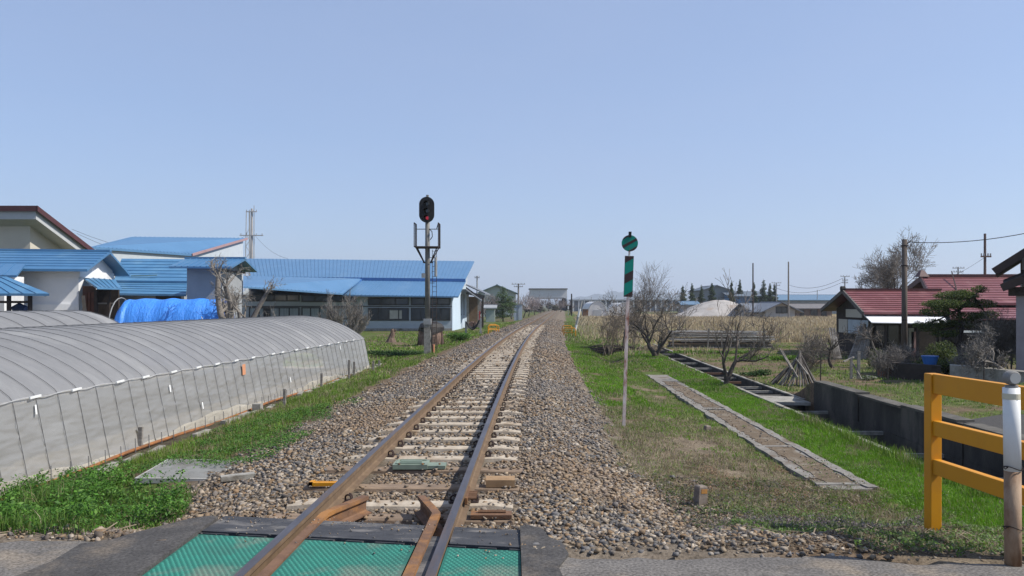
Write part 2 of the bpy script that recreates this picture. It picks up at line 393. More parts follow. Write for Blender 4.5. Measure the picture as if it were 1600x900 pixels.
be = thing('track_beacon', (bx_-.05, 8.6, -.16), 'pale green-grey plate-shaped beacon lying between the rails on a wooden sleeper', 'track beacon')
gm = mat('beacon_grey_green', (.22,.27,.21), (.17,.21,.165), scale=6, rough=.6)
mb = MB(); mb.box(bx_-.32, bx_+.05, 8.45, 8.72, -.155, -.105); mb.box(bx_+.05, bx_+.24, 8.47, 8.66, -.155, -.12); mb.build('housing', gm, be)
mb = MB(); mb.box(bx_-.29, bx_+.02, 8.48, 8.50, -.105, -.092); mb.box(bx_-.29, bx_+.02, 8.67, 8.69, -.105, -.092); mb.box(bx_-.29, bx_-.27, 8.5, 8.67, -.105, -.092); mb.box(bx_-.25, bx_-.02, 8.56, 8.61, -.105, -.09); mb.build('raised_rim', gm, be)
for q in (-.25, 0, .18): MB().tube([(bx_+q, 8.46, -.105), (bx_+q, 8.46, -.09)], .012, 6).build('bolt', rust, be)

# darker asphalt let in beside the panels
dk_ = mat('dark_asphalt', (.075,.07,.066), (.05,.047,.045), scale=5, rough=.95, bump=.8, bscale=120, c3=(.12,.10,.08), s3=2, speck=.4, sps=50)
mb = MB(); ed = [(-2.26,5.96),(-2.38,5.88),(-2.5,5.7),(-2.62,5.52),(-2.7,5.36),(-2.86,5.26),(-2.84,4.9),(-2.93,4.5),(-2.88,3.9),(-2.95,3.2),(-2.8,1.5),(-2.7,-1)]
mb.slab(([(-2.203,-1,.017),(-2.203,5.95,.012)]+[(x,y,.017) for x,y in ed])[::-1], .12)
ed = [(.24,-1),(.27,4.1),(.31,4.5),(.28,4.8),(.36,5.05),(.33,5.3),(.25,5.42),(.22,5.6),(.12,5.7)]
mb.slab([(.058,-1,.017)]+[(x,y,.017) for x,y in ed]+[(.058,5.72,.008)], .12)
tag(mb.build('asphalt_patch', dk_), kind='structure')
# crossing panels
def yt(x): return 5.2-.17*x
def panel(name_l, fx0, fx1, label):
    """fx0, fx1: functions of y giving the left and right edge"""
    root = thing('crossing_panel', ((fx0(5)+fx1(5))/2, 5, -.1), label, 'crossing panel', 'rubber panels filling the level crossing')
    x0, x1 = fx0(5.2), fx1(5.2)
    ny = 8; yb = -1.0
    mb = MB()
    cs = [(fx0(yb), yb, -.012), (fx1(yb), yb, -.012), (fx1(5.2), yt(x1), -.012), (fx0(5.2), yt(x0), -.012)]
    mb.slab(cs, .1); t = mb.build('teal_mat', mat('teal_base', (.022,.135,.105), (.03,.11,.088), scale=5, rough=.8, c3=(.12,.15,.12), s3=1.7, spec=.2), root)
    # raised studs
    V = []; Fq = []
    sp = .034
    yy = 3.9
    row = 0
    while yy < yt(x0):
        a0, a1 = fx0(yy)+.02, fx1(yy)-.02
        for xx in np.arange(a0+(sp/2 if row % 2 else 0), a1, sp):
            if yy < yt(xx)-.02:
                r, q, h = .0115, .006, .0065; b_ = len(V)
                V += [(xx-r,yy-r*.7,-.0125),(xx+r,yy-r*.7,-.0125),(xx+r,yy+r*.7,-.0125),(xx-r,yy+r*.7,-.0125),(xx-q,yy-q*.7,-.0125+h),(xx+q,yy-q*.7,-.0125+h),(xx+q,yy+q*.7,-.0125+h),(xx-q,yy+q*.7,-.0125+h)]
                Fq += [(b_+4,b_+5,b_+6,b_+7),(b_,b_+1,b_+5,b_+4),(b_+1,b_+2,b_+6,b_+5),(b_+2,b_+3,b_+7,b_+6),(b_+3,b_,b_+4,b_+7)]
        yy += sp*.9; row += 1
    npmesh('stud_pattern', np.array(V, float), np.array(Fq), tealm, parent=t)
    # black end piece with tabs
    mb = MB(); g = .055
    def seg(a, b, s0, s1, z=-.004):
        mb.slab([(a, yt(a)+s0, z), (b, yt(b)+s0, z), (b+.004, yt(b)+s1, z-.012), (a+.004, yt(a)+s1, z-.012)], .09)
    e0, e1 = fx0(5.6), fx1(5.6)
    seg(e0, e1, g, .50)
    xx = x0; k = 0
    while xx < x1-.04:
        wd = min(random.choice([.07,.12,.2]), x1-xx)
        if k % 2 == 0: seg(xx+.001, xx+wd-.001, .002, g-.001)
        xx += wd if k % 2 == 0 else .085
        k += 1
    mb.build('black_end_piece', rubber, root)
Lr = lambda y: XC(y)-.5655; Rr = lambda y: XC(y)+.5655
panel('l', lambda y: -2.2, lambda y: Lr(y)-.04, 'teal studded panel outside the left rail, next to the grey road')
panel('m', lambda y: XC(y)-.385, lambda y: XC(y)+.385, 'wide teal studded panel lying between the two rusty guard rails')
panel('r', lambda y: Rr(y)+.04, lambda y: .055, 'narrow teal studded panel outside the right rail')
MB().sweep([(-.04,-.1),(.04,-.1),(.04,-.035),(-.04,-.035)], [(Rr(y)-.075, y, 0) for y in np.arange(-1, 6.2, .6)]).build('flangeway_filler', rubber, track)

# ------------------------------------------------------------------ ballast stones
import bmesh
def rock_variants(k=14):
    out = []; fo = []
    i = 0
    while len(out) < k:
        r = np.random.default_rng(i); i += 1
        v = r.normal(size=(9,3)); v /= np.linalg.norm(v, axis=1)[:,None]
        v = np.sign(v)*np.abs(v)**.55*.82*r.uniform(.86,1.08,(9,1)); v = v*np.array([1.25,.95,.66])
        bm = bmesh.new(); vs = [bm.verts.new(tuple(p)) for p in v]; bm.verts.index_update()
        bmesh.ops.convex_hull(bm, input=vs); bmesh.ops.triangulate(bm, faces=bm.faces)
        f = [[q.index for q in t.verts] for t in bm.faces]
        vol = bm.calc_volume(); bm.free()
        if len(f) == 14 and abs(vol) > .8: out.append(v); fo.append(f)
    return np.array(out), np.array(fo)
RV, RF = rock_variants()
def rocks(name, X, Y, Z, S, Cc):
    n = len(X); var = rng.integers(0, 14, n); base = RV[var]
    a = rng.random(n)*6.283; tlt = rng.normal(0, .5, n)
    ca, sa = np.cos(a), np.sin(a); ct, st_ = np.cos(tlt), np.sin(tlt)
    x, y, z = base[...,0], base[...,1], base[...,2]
    y, z = y*ct[:,None]-z*st_[:,None], y*st_[:,None]+z*ct[:,None]
    x, y = x*ca[:,None]-y*sa[:,None], x*sa[:,None]+y*ca[:,None]
    V = np.stack([x*S[:,None]+X[:,None], y*S[:,None]+Y[:,None], z*S[:,None]+Z[:,None]], -1).reshape(-1,3)
    Fc = (RF[var]+9*np.arange(n)[:,None,None]).reshape(-1,3)
    return npmesh(name, V, Fc, stonem, np.repeat(Cc, 9, 0))
pal = np.array([(.29,.22,.145),(.33,.265,.19),(.21,.155,.105),(.23,.20,.17),(.15,.145,.14),(.38,.32,.25),(.10,.095,.092),(.26,.175,.105),(.42,.37,.31),(.17,.165,.165)])
slY = np.array([y for y, _ in sl_y])
def ballast_pts(y0, y1, dens, smin, smax):
    n = int((y1-y0)*8.0*dens); Y = rng.uniform(y0, y1, n); U = rng.uniform(-3.8, 4.2, n); X = U+xc(Y)
    nn = fbm(X*1.1+30, Y*1.1)
    wl = 2.9+.9*(nn-.5)+.9*ss((7.6-Y)/1.6); wr = 2.5+1.0*(nn-.5)+1.0*ss((10.5-Y)/3)
    edge = np.where(U < 0, wl+U, wr-U)
    keep = rng.random(n) < np.clip(.12+edge/.9, .0, 1)*(edge > -.6)*np.clip(1.5-.9*(fbm(X*2.2+5,Y*2.2)>.56)*(np.abs(U)>1.6), 0, 1)
    keep &= Y > yroad(X)-.05+.2*(fbm(X*3, Y*0)-.3)
    keep &= ~((np.abs(U) < .48) & (Y < yt(X)+.5)) & ~((U > -1.3) & (U < 1.10) & (Y < yt(X)+.52))
    keep &= ~((np.abs(U) > 1.35) & (Y < yroad(X)+.75) & (rng.random(n) > .18+.82*ss((Y-yroad(X))/.75)))
    ds = np.min(np.abs(Y[:,None]-slY[None,:]), 1)
    onsl = (ds < .125) & (np.abs(U) < 1.04)
    cover = np.clip(.06+.12*(np.abs(U) > .75)+.75*((fbm(X*.9+11, Y*.55+3) > .60))*(Y > 12)+.7*np.exp(-((Y-16.2)/1.6)**2)+.5*ss((Y-27)/14), 0, .95)
    keep &= ~(onsl & (rng.random(n) > cover))
    keep &= ~(np.abs(np.abs(U)-.5655) < .085)
    X, Y, U = X[keep], Y[keep], U[keep]; n = len(X)
    S = rng.uniform(smin, smax, n)*np.where(np.abs(U) < 1.1, .85, 1.0); S *= np.where(rng.random(n) < .06, 1.5, 1)
    Z = height(X, Y)+rng.uniform(-.3, .6, n)*S
    onsl = (np.min(np.abs(Y[:,None]-slY[None,:]), 1) < .12) & (np.abs(U) < 1.04); Z = np.where(onsl, -.155, Z)
    Z = np.where((np.abs(U) < 1.05) & ~onsl, np.minimum(Z, -.175-S*.2), Z)
    tone = fbm(X*.5+3, Y*.5)
    ci = rng.integers(0, len(pal), n)
    c = pal[ci]*rng.uniform(.75, 1.15, (n,1))
    br = np.clip((tone-.5)*4, 0, 1)[:,None]*.55; c = c*(1-br)+np.array([.27,.19,.125])*br*rng.uniform(.7,1.3,(n,1))
    gy = np.clip((.45-tone)*4, 0, 1)[:,None]*.6; c = c*(1-gy)+np.array([.20,.19,.185])*gy*rng.uniform(.6,1.4,(n,1))
    fr = (ss((Y-20)/25)*.35)[:,None]; c = c*(1-fr)+np.array([.235,.205,.18])*fr
    return X, Y, Z, S, c
parts = [ballast_pts(4.9, 9, 1350, .011, .032), ballast_pts(9, 14, 950, .014, .033), ballast_pts(14, 24, 500, .02, .036), ballast_pts(24, 45, 130, .03, .05), ballast_pts(45, 100, 35, .04, .07)]
bal = rocks('ballast', *[np.concatenate([p[i] for p in parts]) for i in range(5)]); tag(bal, 'brown and grey crushed stone ballast under and beside the track', 'ballast', kind='stuff')

# ------------------------------------------------------------------ grass
def blades(name, X, Y, Z, Hh, W, Cc, lean=.45, m=None):
    n = len(X); a = rng.random(n)*6.283; b_ = rng.random(n)*6.283; le = np.abs(rng.normal(0, lean, n))*Hh
    dx, dy = np.cos(a)*W/2, np.sin(a)*W/2; lx, ly = np.cos(b_)*le, np.sin(b_)*le
    v0 = np.stack([X-dx, Y-dy, Z], -1); v1 = np.stack([X+dx, Y+dy, Z], -1)
    v2 = np.stack([X-dx*.7+lx*.35, Y-dy*.7+ly*.35, Z+Hh*.6], -1); v3 = np.stack([X+dx*.7+lx*.35, Y+dy*.7+ly*.35, Z+Hh*.6], -1)
    v4 = np.stack([X+lx, Y+ly, Z+Hh*(1-.25*np.clip(le/Hh,0,1))], -1)
    V = np.stack([v0,v1,v2,v3,v4], 1).reshape(-1,3)
    Fc = (np.array([(0,1,3),(0,3,2),(2,3,4)])[None]+5*np.arange(n)[:,None,None]).reshape(-1,3)
    return npmesh(name, V, Fc, m or leafm, np.repeat(Cc, 5, 0))
GREEN = np.array([(.13,.25,.025),(.17,.29,.032),(.10,.21,.024),(.21,.28,.05),(.15,.21,.04)])
DRY = np.array([(.36,.29,.18),(.28,.22,.14),(.42,.36,.25),(.22,.18,.12)])
def field(y0, y1, u0, u1, dens, hh, ww, f, green=1.0, seed=0, pal_=None):
    n = int((y1-y0)*(u1-u0)*dens); Y = rng.uniform(y0, y1, n); U = rng.uniform(u0, u1, n); X = U+xc(Y)
    k = rng.random(n) < f(X, Y, U); X, Y, U = X[k], Y[k], U[k]; n = len(X)
    dens_n = fbm(X*1.7+seed, Y*1.7)
    Hh = hh*rng.uniform(.45, 1.25, n)*(.5+dens_n); W = ww*rng.uniform(.7, 1.4, n)
    pp = GREEN if pal_ is None else pal_
    c = pp[rng.integers(0, len(pp), n)]*rng.uniform(.7, 1.25, (n,1))*(.75+.5*fbm(X*.8+9, Y*.8))[:,None]
    dd = rng.random(n) > green*(1-.5*(fbm(X*2.3, Y*2.3+4) > .62))
    c[dd] = DRY[rng.integers(0, 4, dd.sum())]
    return X, Y, height(X, Y)-.01, Hh, W, c
def gmask(X, Y, U):
    g, s, d_ = weights(X, Y); e = 2.55
    return np.where(np.abs(U) < e, 0, g)*(Y > yroad(X)+.15)*((U < CH0) | (U > CH1))*~((U > 4.55) & (U < 5.2) & (Y > 9.3) & (Y < 26))
def hard(X, Y, U): return gmask(X, Y, U)**2
def join_fields(fs, k=1.0): return [np.concatenate([p[i] for p in fs])*(k if i == 5 else 1) for i in range(6)]
inside = lambda X, Y, U: gmask(X, Y, U)*(U > -4.55-.03*(Y-10))*~((Y > 8.6) & (Y < 9.8) & (X > -4.6) & (X < -2.9))
bright = np.array([(.145,.34,.012),(.175,.37,.018),(.115,.28,.014),(.20,.33,.03)])
fs = [field(6.0, 12, -4.8, -2.5, 2600, .10, .006, inside, .84),
      field(12, 22, -4.7, -2.5, 1500, .11, .009, inside, .82), field(22, 42, -5.2, -2.5, 420, .10, .018, gmask, .88),
      field(29, 66, -11, -4.6, 55, .12, .04, gmask, .85), field(42, 95, -6, -2.5, 70, .14, .045, gmask, .85),
      field(5.1, 12, 2.4, 6.5, 1500, .055, .005, gmask, .75), field(12, 24, 2.2, 6.5, 1100, .065, .008, gmask, .82),
      field(24, 44, 2.2, 6.5, 380, .09, .018, gmask, .85), field(44, 95, 2.4, 6, 60, .14, .045, gmask, .7),
      field(6.2, 12, CH1, 10, 900, .05, .007, gmask, .8, seed=4), field(12, 20, CH1, 14, 550, .06, .011, gmask, .72, seed=4),
      field(20, 45, CH1, 24, 120, .08, .024, gmask, .7, seed=4)]
tag(blades('grass', *join_fields(fs)), 'patchy green spring grass with dry stalks beside the track and garden', 'grass', kind='stuff')
u56 = lambda X, Y, U: ((U > 5.25)*(U < 6.5)*(Y > 7.2-.3*(U-5)))*(.6+.4*fbm(X*3, Y*3))*1.
fs = [field(7, 13, 5.2, 6.5, 5200, .05, .006, u56, .99, pal_=bright), field(13, 24, 5.2, 6.5, 2300, .06, .009, u56, .97, pal_=bright), field(24, 40, 5.2, 6.5, 800, .07, .018, u56, .95, pal_=bright),
      field(9, 16, 6.2, 6.5, 1500, .16, .008, u56, 1.), field(7.6, 9.4, 4.2, 5.4, 3500, .04, .005, lambda X,Y,U: .9*(fbm(X*2,Y*2)>.4)+0*U, .95, pal_=bright),
      field(11, 26, 3.3, 4.5, 900, .05, .009, lambda X,Y,U: (fbm(X*1.2+8,Y*1.2)>.45)*1.+0*U, .93, pal_=bright),
      field(16, 44, 2.45, 3.6, 1100, .07, .012, lambda X,Y,U: (fbm(X*1.2+8,Y*.8)>.36)*1.+0*U, .93, pal_=bright)]
tag(blades('lawn_strip', *join_fields(fs)), 'bright green short grass along the sunken water channel', 'grass', kind='stuff')
# dry matted grass at right
fs = [field(5.2, 10, 1.8, 5.2, 2600, .07, .005, lambda X,Y,U: (fbm(X*1.4+2,Y*1.4)>.42)*(Y>yroad(X)+.05)*(U>2.2+1.2*ss((10-Y)/3))*.9, .35), field(10, 16, 2.3, 4.5, 1900, .07, .007, lambda X,Y,U: .8*(fbm(X*1.4+2,Y*1.4)>.4)+0*U, .25)]
f4 = join_fields(fs)
tag(blades('dry_grass', *f4, lean=1.1), 'matted pale dry grass between the ballast and the concrete path', 'dry grass', kind='stuff')
# reeds
fs = [field(46, 75, 7, 34, 60, .38, .05, lambda X,Y,U: ss((fbm(X*.25,Y*.25)-.25)/.2), 0.03), field(75, 125, 4, 60, 16, .5, .09, lambda X,Y,U: X*0+.9, 0.0), field(52, 80, 3.6, 7, 60, .4, .04, lambda X,Y,U: X*0+.6, .1),
      field(34, 47, 5.0, 9, 50, .3, .03, lambda X,Y,U: (fbm(X*.6,Y*.6)>.5)*.8, .1)]
tag(blades('reeds', *join_fields(fs, 1.35), lean=.3), 'tan dead reeds covering the fallow field behind the timber pile', 'reeds', kind='stuff')
# foreground clump at left: tall blades and broad leaves
def fgmask(X, Y):
    n = fbm(X*1.2+3, Y*1.2+8)
    e = yroad(X)+.18+.25*(n-.5)
    right = -3.05-.75*ss((Y-5.6)/.9)*0-.0
    lim = np.interp(Y, [5.3,5.8,6.3,7.0,7.6,8.2,9.2,10], [-3.1,-3.1,-3.2,-2.95,-3.05,-3.4,-4.2,-4.9])+.5*(n-.5)
    return (Y > e)*(X < lim)*(X > -6.0)*~((Y > 8.75) & (X > -4.55))*~((Y > 8.35) & (X > -4.0))
n = 30000; X = rng.uniform(-6.2, -2.4, n); Y = rng.uniform(5.3, 9.8, n); k = fgmask(X, Y) > 0; X, Y = X[k], Y[k]; n = len(X)
tall = fbm(X*1.3+20, Y*1.3+5); 
Hh = rng.uniform(.06, .17, n)*(.35+1.5*tall)+.42*np.exp(-(((X+4.75)/.5)**2+((Y-8.1)/.45)**2))*rng.random(n)
c = GREEN[rng.integers(0, 5, n)]*rng.uniform(.5, 1.0, (n,1))*np.array([.85,.95,1.2]); dd = rng.random(n) < .06; c[dd] = DRY[rng.integers(0,4,dd.sum())]
tag(blades('tall_grass', X, Y, height(X,Y)-.01, Hh, rng.uniform(.004,.009,n), c, lean=.55), 'tall green grass tuft growing by the greenhouse corner and road', 'grass', kind='stuff')
def leaves(name, X, Y, Z, S, Cc, flat=.5, parent=None, m=None):
    """each leaf: a bent quad pair"""
    n = len(X); a = rng.random(n)*6.283; t = rng.normal(0, flat, n); r_ = rng.normal(0, flat, n)
    ax = np.stack([np.cos(a)*np.cos(t), np.sin(a)*np.cos(t), np.sin(t)], -1)
    bx = np.stack([-np.sin(a)*np.cos(r_), np.cos(a)*np.cos(r_), np.sin(r_)], -1)
    p = np.stack([X,Y,Z], -1); S = S[:,None]
    V = np.stack([p-ax*S, p+bx*S*.5, p+ax*S, p-bx*S*.5], 1).reshape(-1,3)
    Fc = np.array([(0,1,2,3)])[None]+4*np.arange(n)[:,None,None]
    return npmesh(name, V, Fc.reshape(-1,4), m or leafm, np.repeat(Cc, 4, 0), parent=parent)
n = 90000; X = rng.uniform(-6.2, -2.4, n); Y = rng.uniform(5.3, 9.8, n); k = (fgmask(X, Y) > 0) & (fbm(X*1.5, Y*1.5+40) > .40); X, Y = X[k], Y[k]; n = len(X)
lump = fbm(X*3.5+2, Y*3.5)
c = np.array([(.075,.19,.025),(.10,.235,.03),(.14,.27,.05),(.055,.14,.02)])[rng.integers(0,4,n)]*rng.uniform(.7,1.25,(n,1))
tag(leaves('leafy_weeds', X, Y, height(X,Y)+rng.random(n)**.6*.30*lump*1.5, rng.uniform(.010,.026,n), c, .6), 'leafy green weeds spreading between the greenhouse and the road edge', 'weeds', kind='stuff')
def weedpatch(x0,x1,y0,y1,n,hh,thr,sd,cols,s0=.008,s1=.018):
    X = rng.uniform(x0,x1,n); Y = rng.uniform(y0,y1,n); k = (fbm(X*1.6+sd, Y*1.6) > thr) & (Y > yroad(X)+.1) & ~((Y > 8.5) & (Y < 9.9) & (X > -4.65) & (X < -2.9)); X, Y = X[k], Y[k]; n = len(X)
    lump = fbm(X*4+sd, Y*4)
    c = np.array(cols)[rng.integers(0,len(cols),n)]*rng.uniform(.7,1.25,(n,1))
    return X, Y, height(X,Y)+rng.random(n)**.6*hh*lump, rng.uniform(s0,s1,n), c
gl = [(.10,.19,.03),(.14,.23,.04),(.16,.21,.09)]; pl = [(.16,.13,.13),(.10,.13,.04),(.20,.18,.14),(.07,.12,.03)]
lit = [(.16,.11,.07),(.24,.18,.12),(.12,.085,.055),(.30,.25,.19)]
A = [weedpatch(1.9,4.2,5.0,8.2,16000,.11,.46,5,gl), weedpatch(1.6,3.6,6.2,9.6,12000,.10,.45,9,pl), weedpatch(-5.0,-3.0,8.6,16,26000,.20,.45,3,[(.08,.19,.03),(.11,.23,.035),(.06,.14,.025)],.010,.022), weedpatch(3.4,5,7.6,11,4000,.08,.5,15,gl)]
tag(leaves('low_weeds', *[np.concatenate([p[i] for p in A]) for i in range(5)], .6), 'low leafy weeds scattered along the ballast edges', 'weeds', kind='stuff')
A = [weedpatch(1.2,4.4,5.0,9.6,22000,.05,.44,25,lit,.007,.022), weedpatch(2.2,3.6,6.6,11,9000,.07,.56,44,[(.24,.15,.085),(.17,.10,.06),(.30,.2,.12)],.008,.022), weedpatch(-4.4,-2.2,5.4,7.6,7000,.04,.40,61,lit,.006,.018), weedpatch(2.0,4.2,5.3,6.8,5000,.03,.3,25,lit,.005,.016), weedpatch(1.6,4,9,16,7000,.03,.45,25,lit,.008,.018), weedpatch(-3.6,-2.2,5.5,9,5000,.02,.4,31,lit,.006,.016), weedpatch(2.7,4.1,5.7,7,3500,.04,.2,31,lit,.008,.02)]
tag(leaves('leaf_litter', *[np.concatenate([p[i] for p in A]) for i in range(5)], .35), 'brown leaf litter and broken stalks on bare soil', 'leaf litter', kind='stuff')
tw_ = MB()
for i in range(260):
    x = rr.uniform(1.4, 4.2) if rr.random() < .7 else rr.uniform(-4.2, -2.4); y = rr.uniform(5.3, 11 if x > 0 else 7.5); a = rr.uniform(0, 6.28); L = rr.uniform(.05, .22); z = H(x, y)+.015
    tw_.bar((x-L*math.cos(a),y-L*math.sin(a),z),(x+L*math.cos(a),y+L*math.sin(a),z+rr.uniform(0,.03)), .006, .005)
tag(tw_.build('fallen_twigs', mat('dead_stalk', (.30,.24,.17), (.2,.15,.10), scale=8)), 'dead stalks and twigs strewn over the verge by the road', 'twigs', kind='stuff')
A = [weedpatch(2.0,3.4,6.2,7.6,5000,.16,.42,77,[(.17,.13,.15),(.11,.14,.06),(.20,.17,.18),(.13,.15,.08)],.008,.016)]
tag(leaves('purple_nettles', *A[0], .9), 'low greyish purple-tinged nettle plants in the verge left of the yellow barrier', 'weeds', kind='stuff')
# loose stones over the soil and at the road edge
n = 7000; X = rng.uniform(-6, 4, n); Y = yroad(X)+rng.uniform(-.05, 2.2, n)**1.0; u = X-xc(Y)
k = (np.abs(u) > 1.25) & (rng.random(n) < np.where(X > 0, .75*np.exp(-(Y-yroad(X))*.6), np.where(X > -3.2, .8, .25*np.exp(-(Y-yroad(X))*3)))); X, Y = X[k], Y[k]; n = len(X)
S = rng.uniform(.003,.015,n)*np.where(rng.random(n)<.10,2.2,1)
n2 = 2600; X2 = rng.uniform(1.2, 4.0, n2); Y2 = rng.uniform(5.2, 9.5, n2); k = (rng.random(n2) < 1.25-.42*(X2-1.2)-.12*(Y2-5.2)) & (Y2 > yroad(X2)) & (fbm(X2*2+3, Y2*2) > .38); X2, Y2 = X2[k], Y2[k]
X, Y = np.r_[X, X2], np.r_[Y, Y2]; S = np.r_[S, rng.uniform(.010,.030,len(X2))]; n = len(X)
tag(rocks('loose_stones', X, Y, height(X,Y)+S*.3, S, pal[rng.integers(0,len(pal),n)]*rng.uniform(.7,1.2,(n,1))), 'loose stones scattered along the edge of the road', 'stones', kind='stuff')

# ------------------------------------------------------------------ concrete path, channel, retaining wall
def strip(u0, u1, y0, y1, z0, z1, mb, st=.5, jit=0.0):
    ps = list(np.arange(y0, y1, st))+[y1]
    vs = []; 
    for y in ps:
        a_, b_ = XC(y)+u0+rr.uniform(-jit, jit), XC(y)+u1+rr.uniform(-jit, jit)
        vs += [(a_,y,z0),(a_,y,z1),(b_,y,z1),(b_,y,z0)]
    n = len(ps)
    mb.add(vs, [(4*i+j, 4*i+4+j, 4*i+5+j, 4*i+1+j) for i in range(n-1) for j in range(3)]+[(0,1,2,3),(4*n-1,4*n-2,4*n-3,4*n-4)])
mb = MB(); strip(4.62, 5.20, 9.35, 16.4, -.8, -.575, mb, .22, .022); strip(4.66, 5.24, 16.55, 24.6, -.8, -.575, mb, .4, .025)
# raised rims of the path
strip(4.58, 4.70, 9.9, 24.5, -.8, -.560, mb, .2, .025); strip(5.12, 5.25, 9.4, 20.5, -.8, -.558, mb, .2, .025)
for y in (9.55, 12.1, 16.45, 20.3): strip(4.6, 5.2, y, y+.1, -.8, -.562, mb, .3, .01)
dm = MB(); strip(4.73, 5.10, 9.6, 16.3, -.6, -.567, dm, .17, .05); strip(4.78, 5.13, 16.8, 22.5, -.6, -.567, dm, .3, .05); tag(dm.build('soil', mat('path_dirt', (.155,.115,.075), (.10,.075,.05), scale=14, rough=1, bump=1, bscale=50, c3=(.2,.17,.13), s3=3), loc=(XC(13)+4.9, 13, -.58)), kind='structure')
p_ = mb.build('path', pathc, loc=(XC(15)+4.9, 15, -.58)); tag(p_, kind='structure')
ch = thing('water_channel', (XC(15)+6.9, 15, -1.35), 'narrow sunken concrete water channel with pale cross struts running beside the bright grass', 'water channel')
mb = MB(); strip(CH0-.07, CH0+.002, 6.5, 44, -1.4, -.60, mb, .5, .004); mb.build('side_wall', wallconc, ch); mb = MB(); strip(CH0-.085, CH0+.01, 6.5, 44, -.6, -.565, mb, .5, .008); mb.build('wall_cap', conc, ch)
mb = MB(); strip(CH1+.005, CH1+.09, 18.2, 44, -1.4, -.59, mb, .5, .006); mb.build('side_wall', wallconc, ch); mb = MB(); strip(CH1-.005, CH1+.09, 18.2, 44, -.59, -.56, mb, .5, .006); mb.build('wall_cap', conc, ch)
mb = MB(); strip(CH0, CH1, 6.5, 44, -1.4, -1.32, mb, .5); mb.build('channel_floor', mat('wet_mud', (.03,.027,.022), (.018,.016,.014), scale=3, rough=.35, spec=.5), ch)
for y in (10.2, 11.9, 14.0, 16.6, 19.6, 20.6, 21.6, 23.0, 24.4, 26, 28, 30.5, 33, 36, 39):
    M = Matrix.Translation((XC(y)+CH0-.06, y, -.66)) @ Matrix.Rotation(rr.uniform(-.05,.05), 4, 'Z')
    MB(M).box(0, CH1-CH0+.12-(.25 if y > 22 and y < 24 else 0), -.035, .035, -.03, .03).build('strut', conc if y not in (23.0, 26) else mat('rusty_brown_strut', (.16,.085,.05), (.1,.06,.04), rough=.9), ch)
MB().slab([(XC(17.9)+CH0-.02, 17.75, -.57), (XC(17.9)+CH1-.02, 17.6, -.57), (XC(18.9)+CH1, 18.75, -.57), (XC(18.9)+CH0-.02, 18.95, -.57)], .07).build('cover_slab', conc, ch)
rw = thing('retaining_wall', (XC(12)+CH1, 12, -1.35), 'dark stained retaining wall of large concrete blocks on the far bank of the channel', 'retaining wall')
y = 17.45; k = 0
while y > 6.6:
    L = rr.uniform(1.5, 2.6); y2 = max(y-L, 6.6)
    for (za, zb_, i_) in ((-1.4, -.62, 0), (-.615, -.12, 1)):
        mb = MB(); t_ = rr.uniform(-.02, .02); s_ = rr.uniform(-.012, .012)
        strip(CH1+.0+s_, CH1+.24, y2+.012, y-.012, za, zb_+t_*i_, mb, .4, .004)
        mb.build('wall_block', wallconc, rw)
    mb = MB(); strip(CH1-.015, CH1+.25, y2+.03+rr.random()*.2, y-.03, -.121+t_, -.085+t_, mb, .25, .012); mb.build('coping', mat('coping_grey', (.125,.115,.097), (.065,.06,.052), scale=6, rough=1, bump=.6, bscale=40), rw)
    y = y2
# flat, near-black ground patch beyond the wall
mb = MB(); mb.slab([(6.55,11.6,-.10),(7.6,12.3,-.10),(9.3,12.2,-.10),(9.5,8.5,-.10),(6.55,8.3,-.10)], .3)
tag(mb.build('dark_ground_patch', mat('dark_flat_ground', (.07,.065,.06), (.04,.038,.036), scale=30, rough=1, bump=1, bscale=60), loc=(8,10,-.1)), kind='structure')

n = 500; Y = rng.uniform(9.5, 22, n); X = xc(Y)+rng.uniform(4.62, 5.2, n); S = rng.uniform(.005,.018,n)
n3 = 500; X3 = rng.uniform(-2.2, .05, n3); Y3 = yt(X3)+rng.uniform(-.25, .55, n3)**1.0; k3 = (np.abs(np.abs(X3-xc(Y3))-.56) > .09) & (rng.random(n3) < .25+.75*(Y3-yt(X3) > .3)); X3, Y3 = X3[k3], Y3[k3]
tag(rocks('panel_grit', X3, Y3, np.full(len(X3), -.002), rng.uniform(.003,.011,len(X3)), pal[rng.integers(0,len(pal),len(X3))]), 'small stones strewn on the black edge of the crossing panels', 'stones', kind='stuff')
tag(rocks('path_grit', X, Y, np.full(n, -.556), S, pal[rng.integers(0,len(pal),n)]), 'small stones lying on the narrow concrete path', 'stones', kind='stuff')
# concrete utility slab at left and kerb bits
sl_ = thing('drain_cover', (-3.6, 8.9, -.45), 'grey ribbed concrete drain cover slab lying in the verge by the crossing', 'drain cover')
p4 = [G(258,716), G(382,719), G(330,750), G(300,748)]
za = -.45
q = [P(262,717,F*(EYE-za)/(717-HZ)), P(381,719,F*(EYE-za)/(719-HZ)), P(333,748,F*(EYE-za)/(748-HZ)), P(210,747,F*(EYE-za)/(747-HZ))]
m_rib = mat('light_concrete', (.30,.285,.255), (.22,.21,.185), scale=6, rough=.95, bump=.4, bscale=60)
mb = MB(); mb.slab([q[3], q[2], q[1], q[0]], .06); mb.build('slab', mat('pale_slab', (.42,.41,.38), (.33,.32,.29), scale=5, rough=.95, c3=(.27,.25,.21), s3=2), sl_)
mb = MB()
for i in range(1, 26):
    t_ = i/26; a_ = Vector(q[3]).lerp(Vector(q[0]), t_); b_ = Vector(q[2]).lerp(Vector(q[1]), t_)
    mb.bar(a_+(b_-a_)*.03+Vector((0,0,.003)), b_-(b_-a_)*.03+Vector((0,0,.003)), .012, .008)
mb.build('ribs', MATS['pale_slab'], sl_)
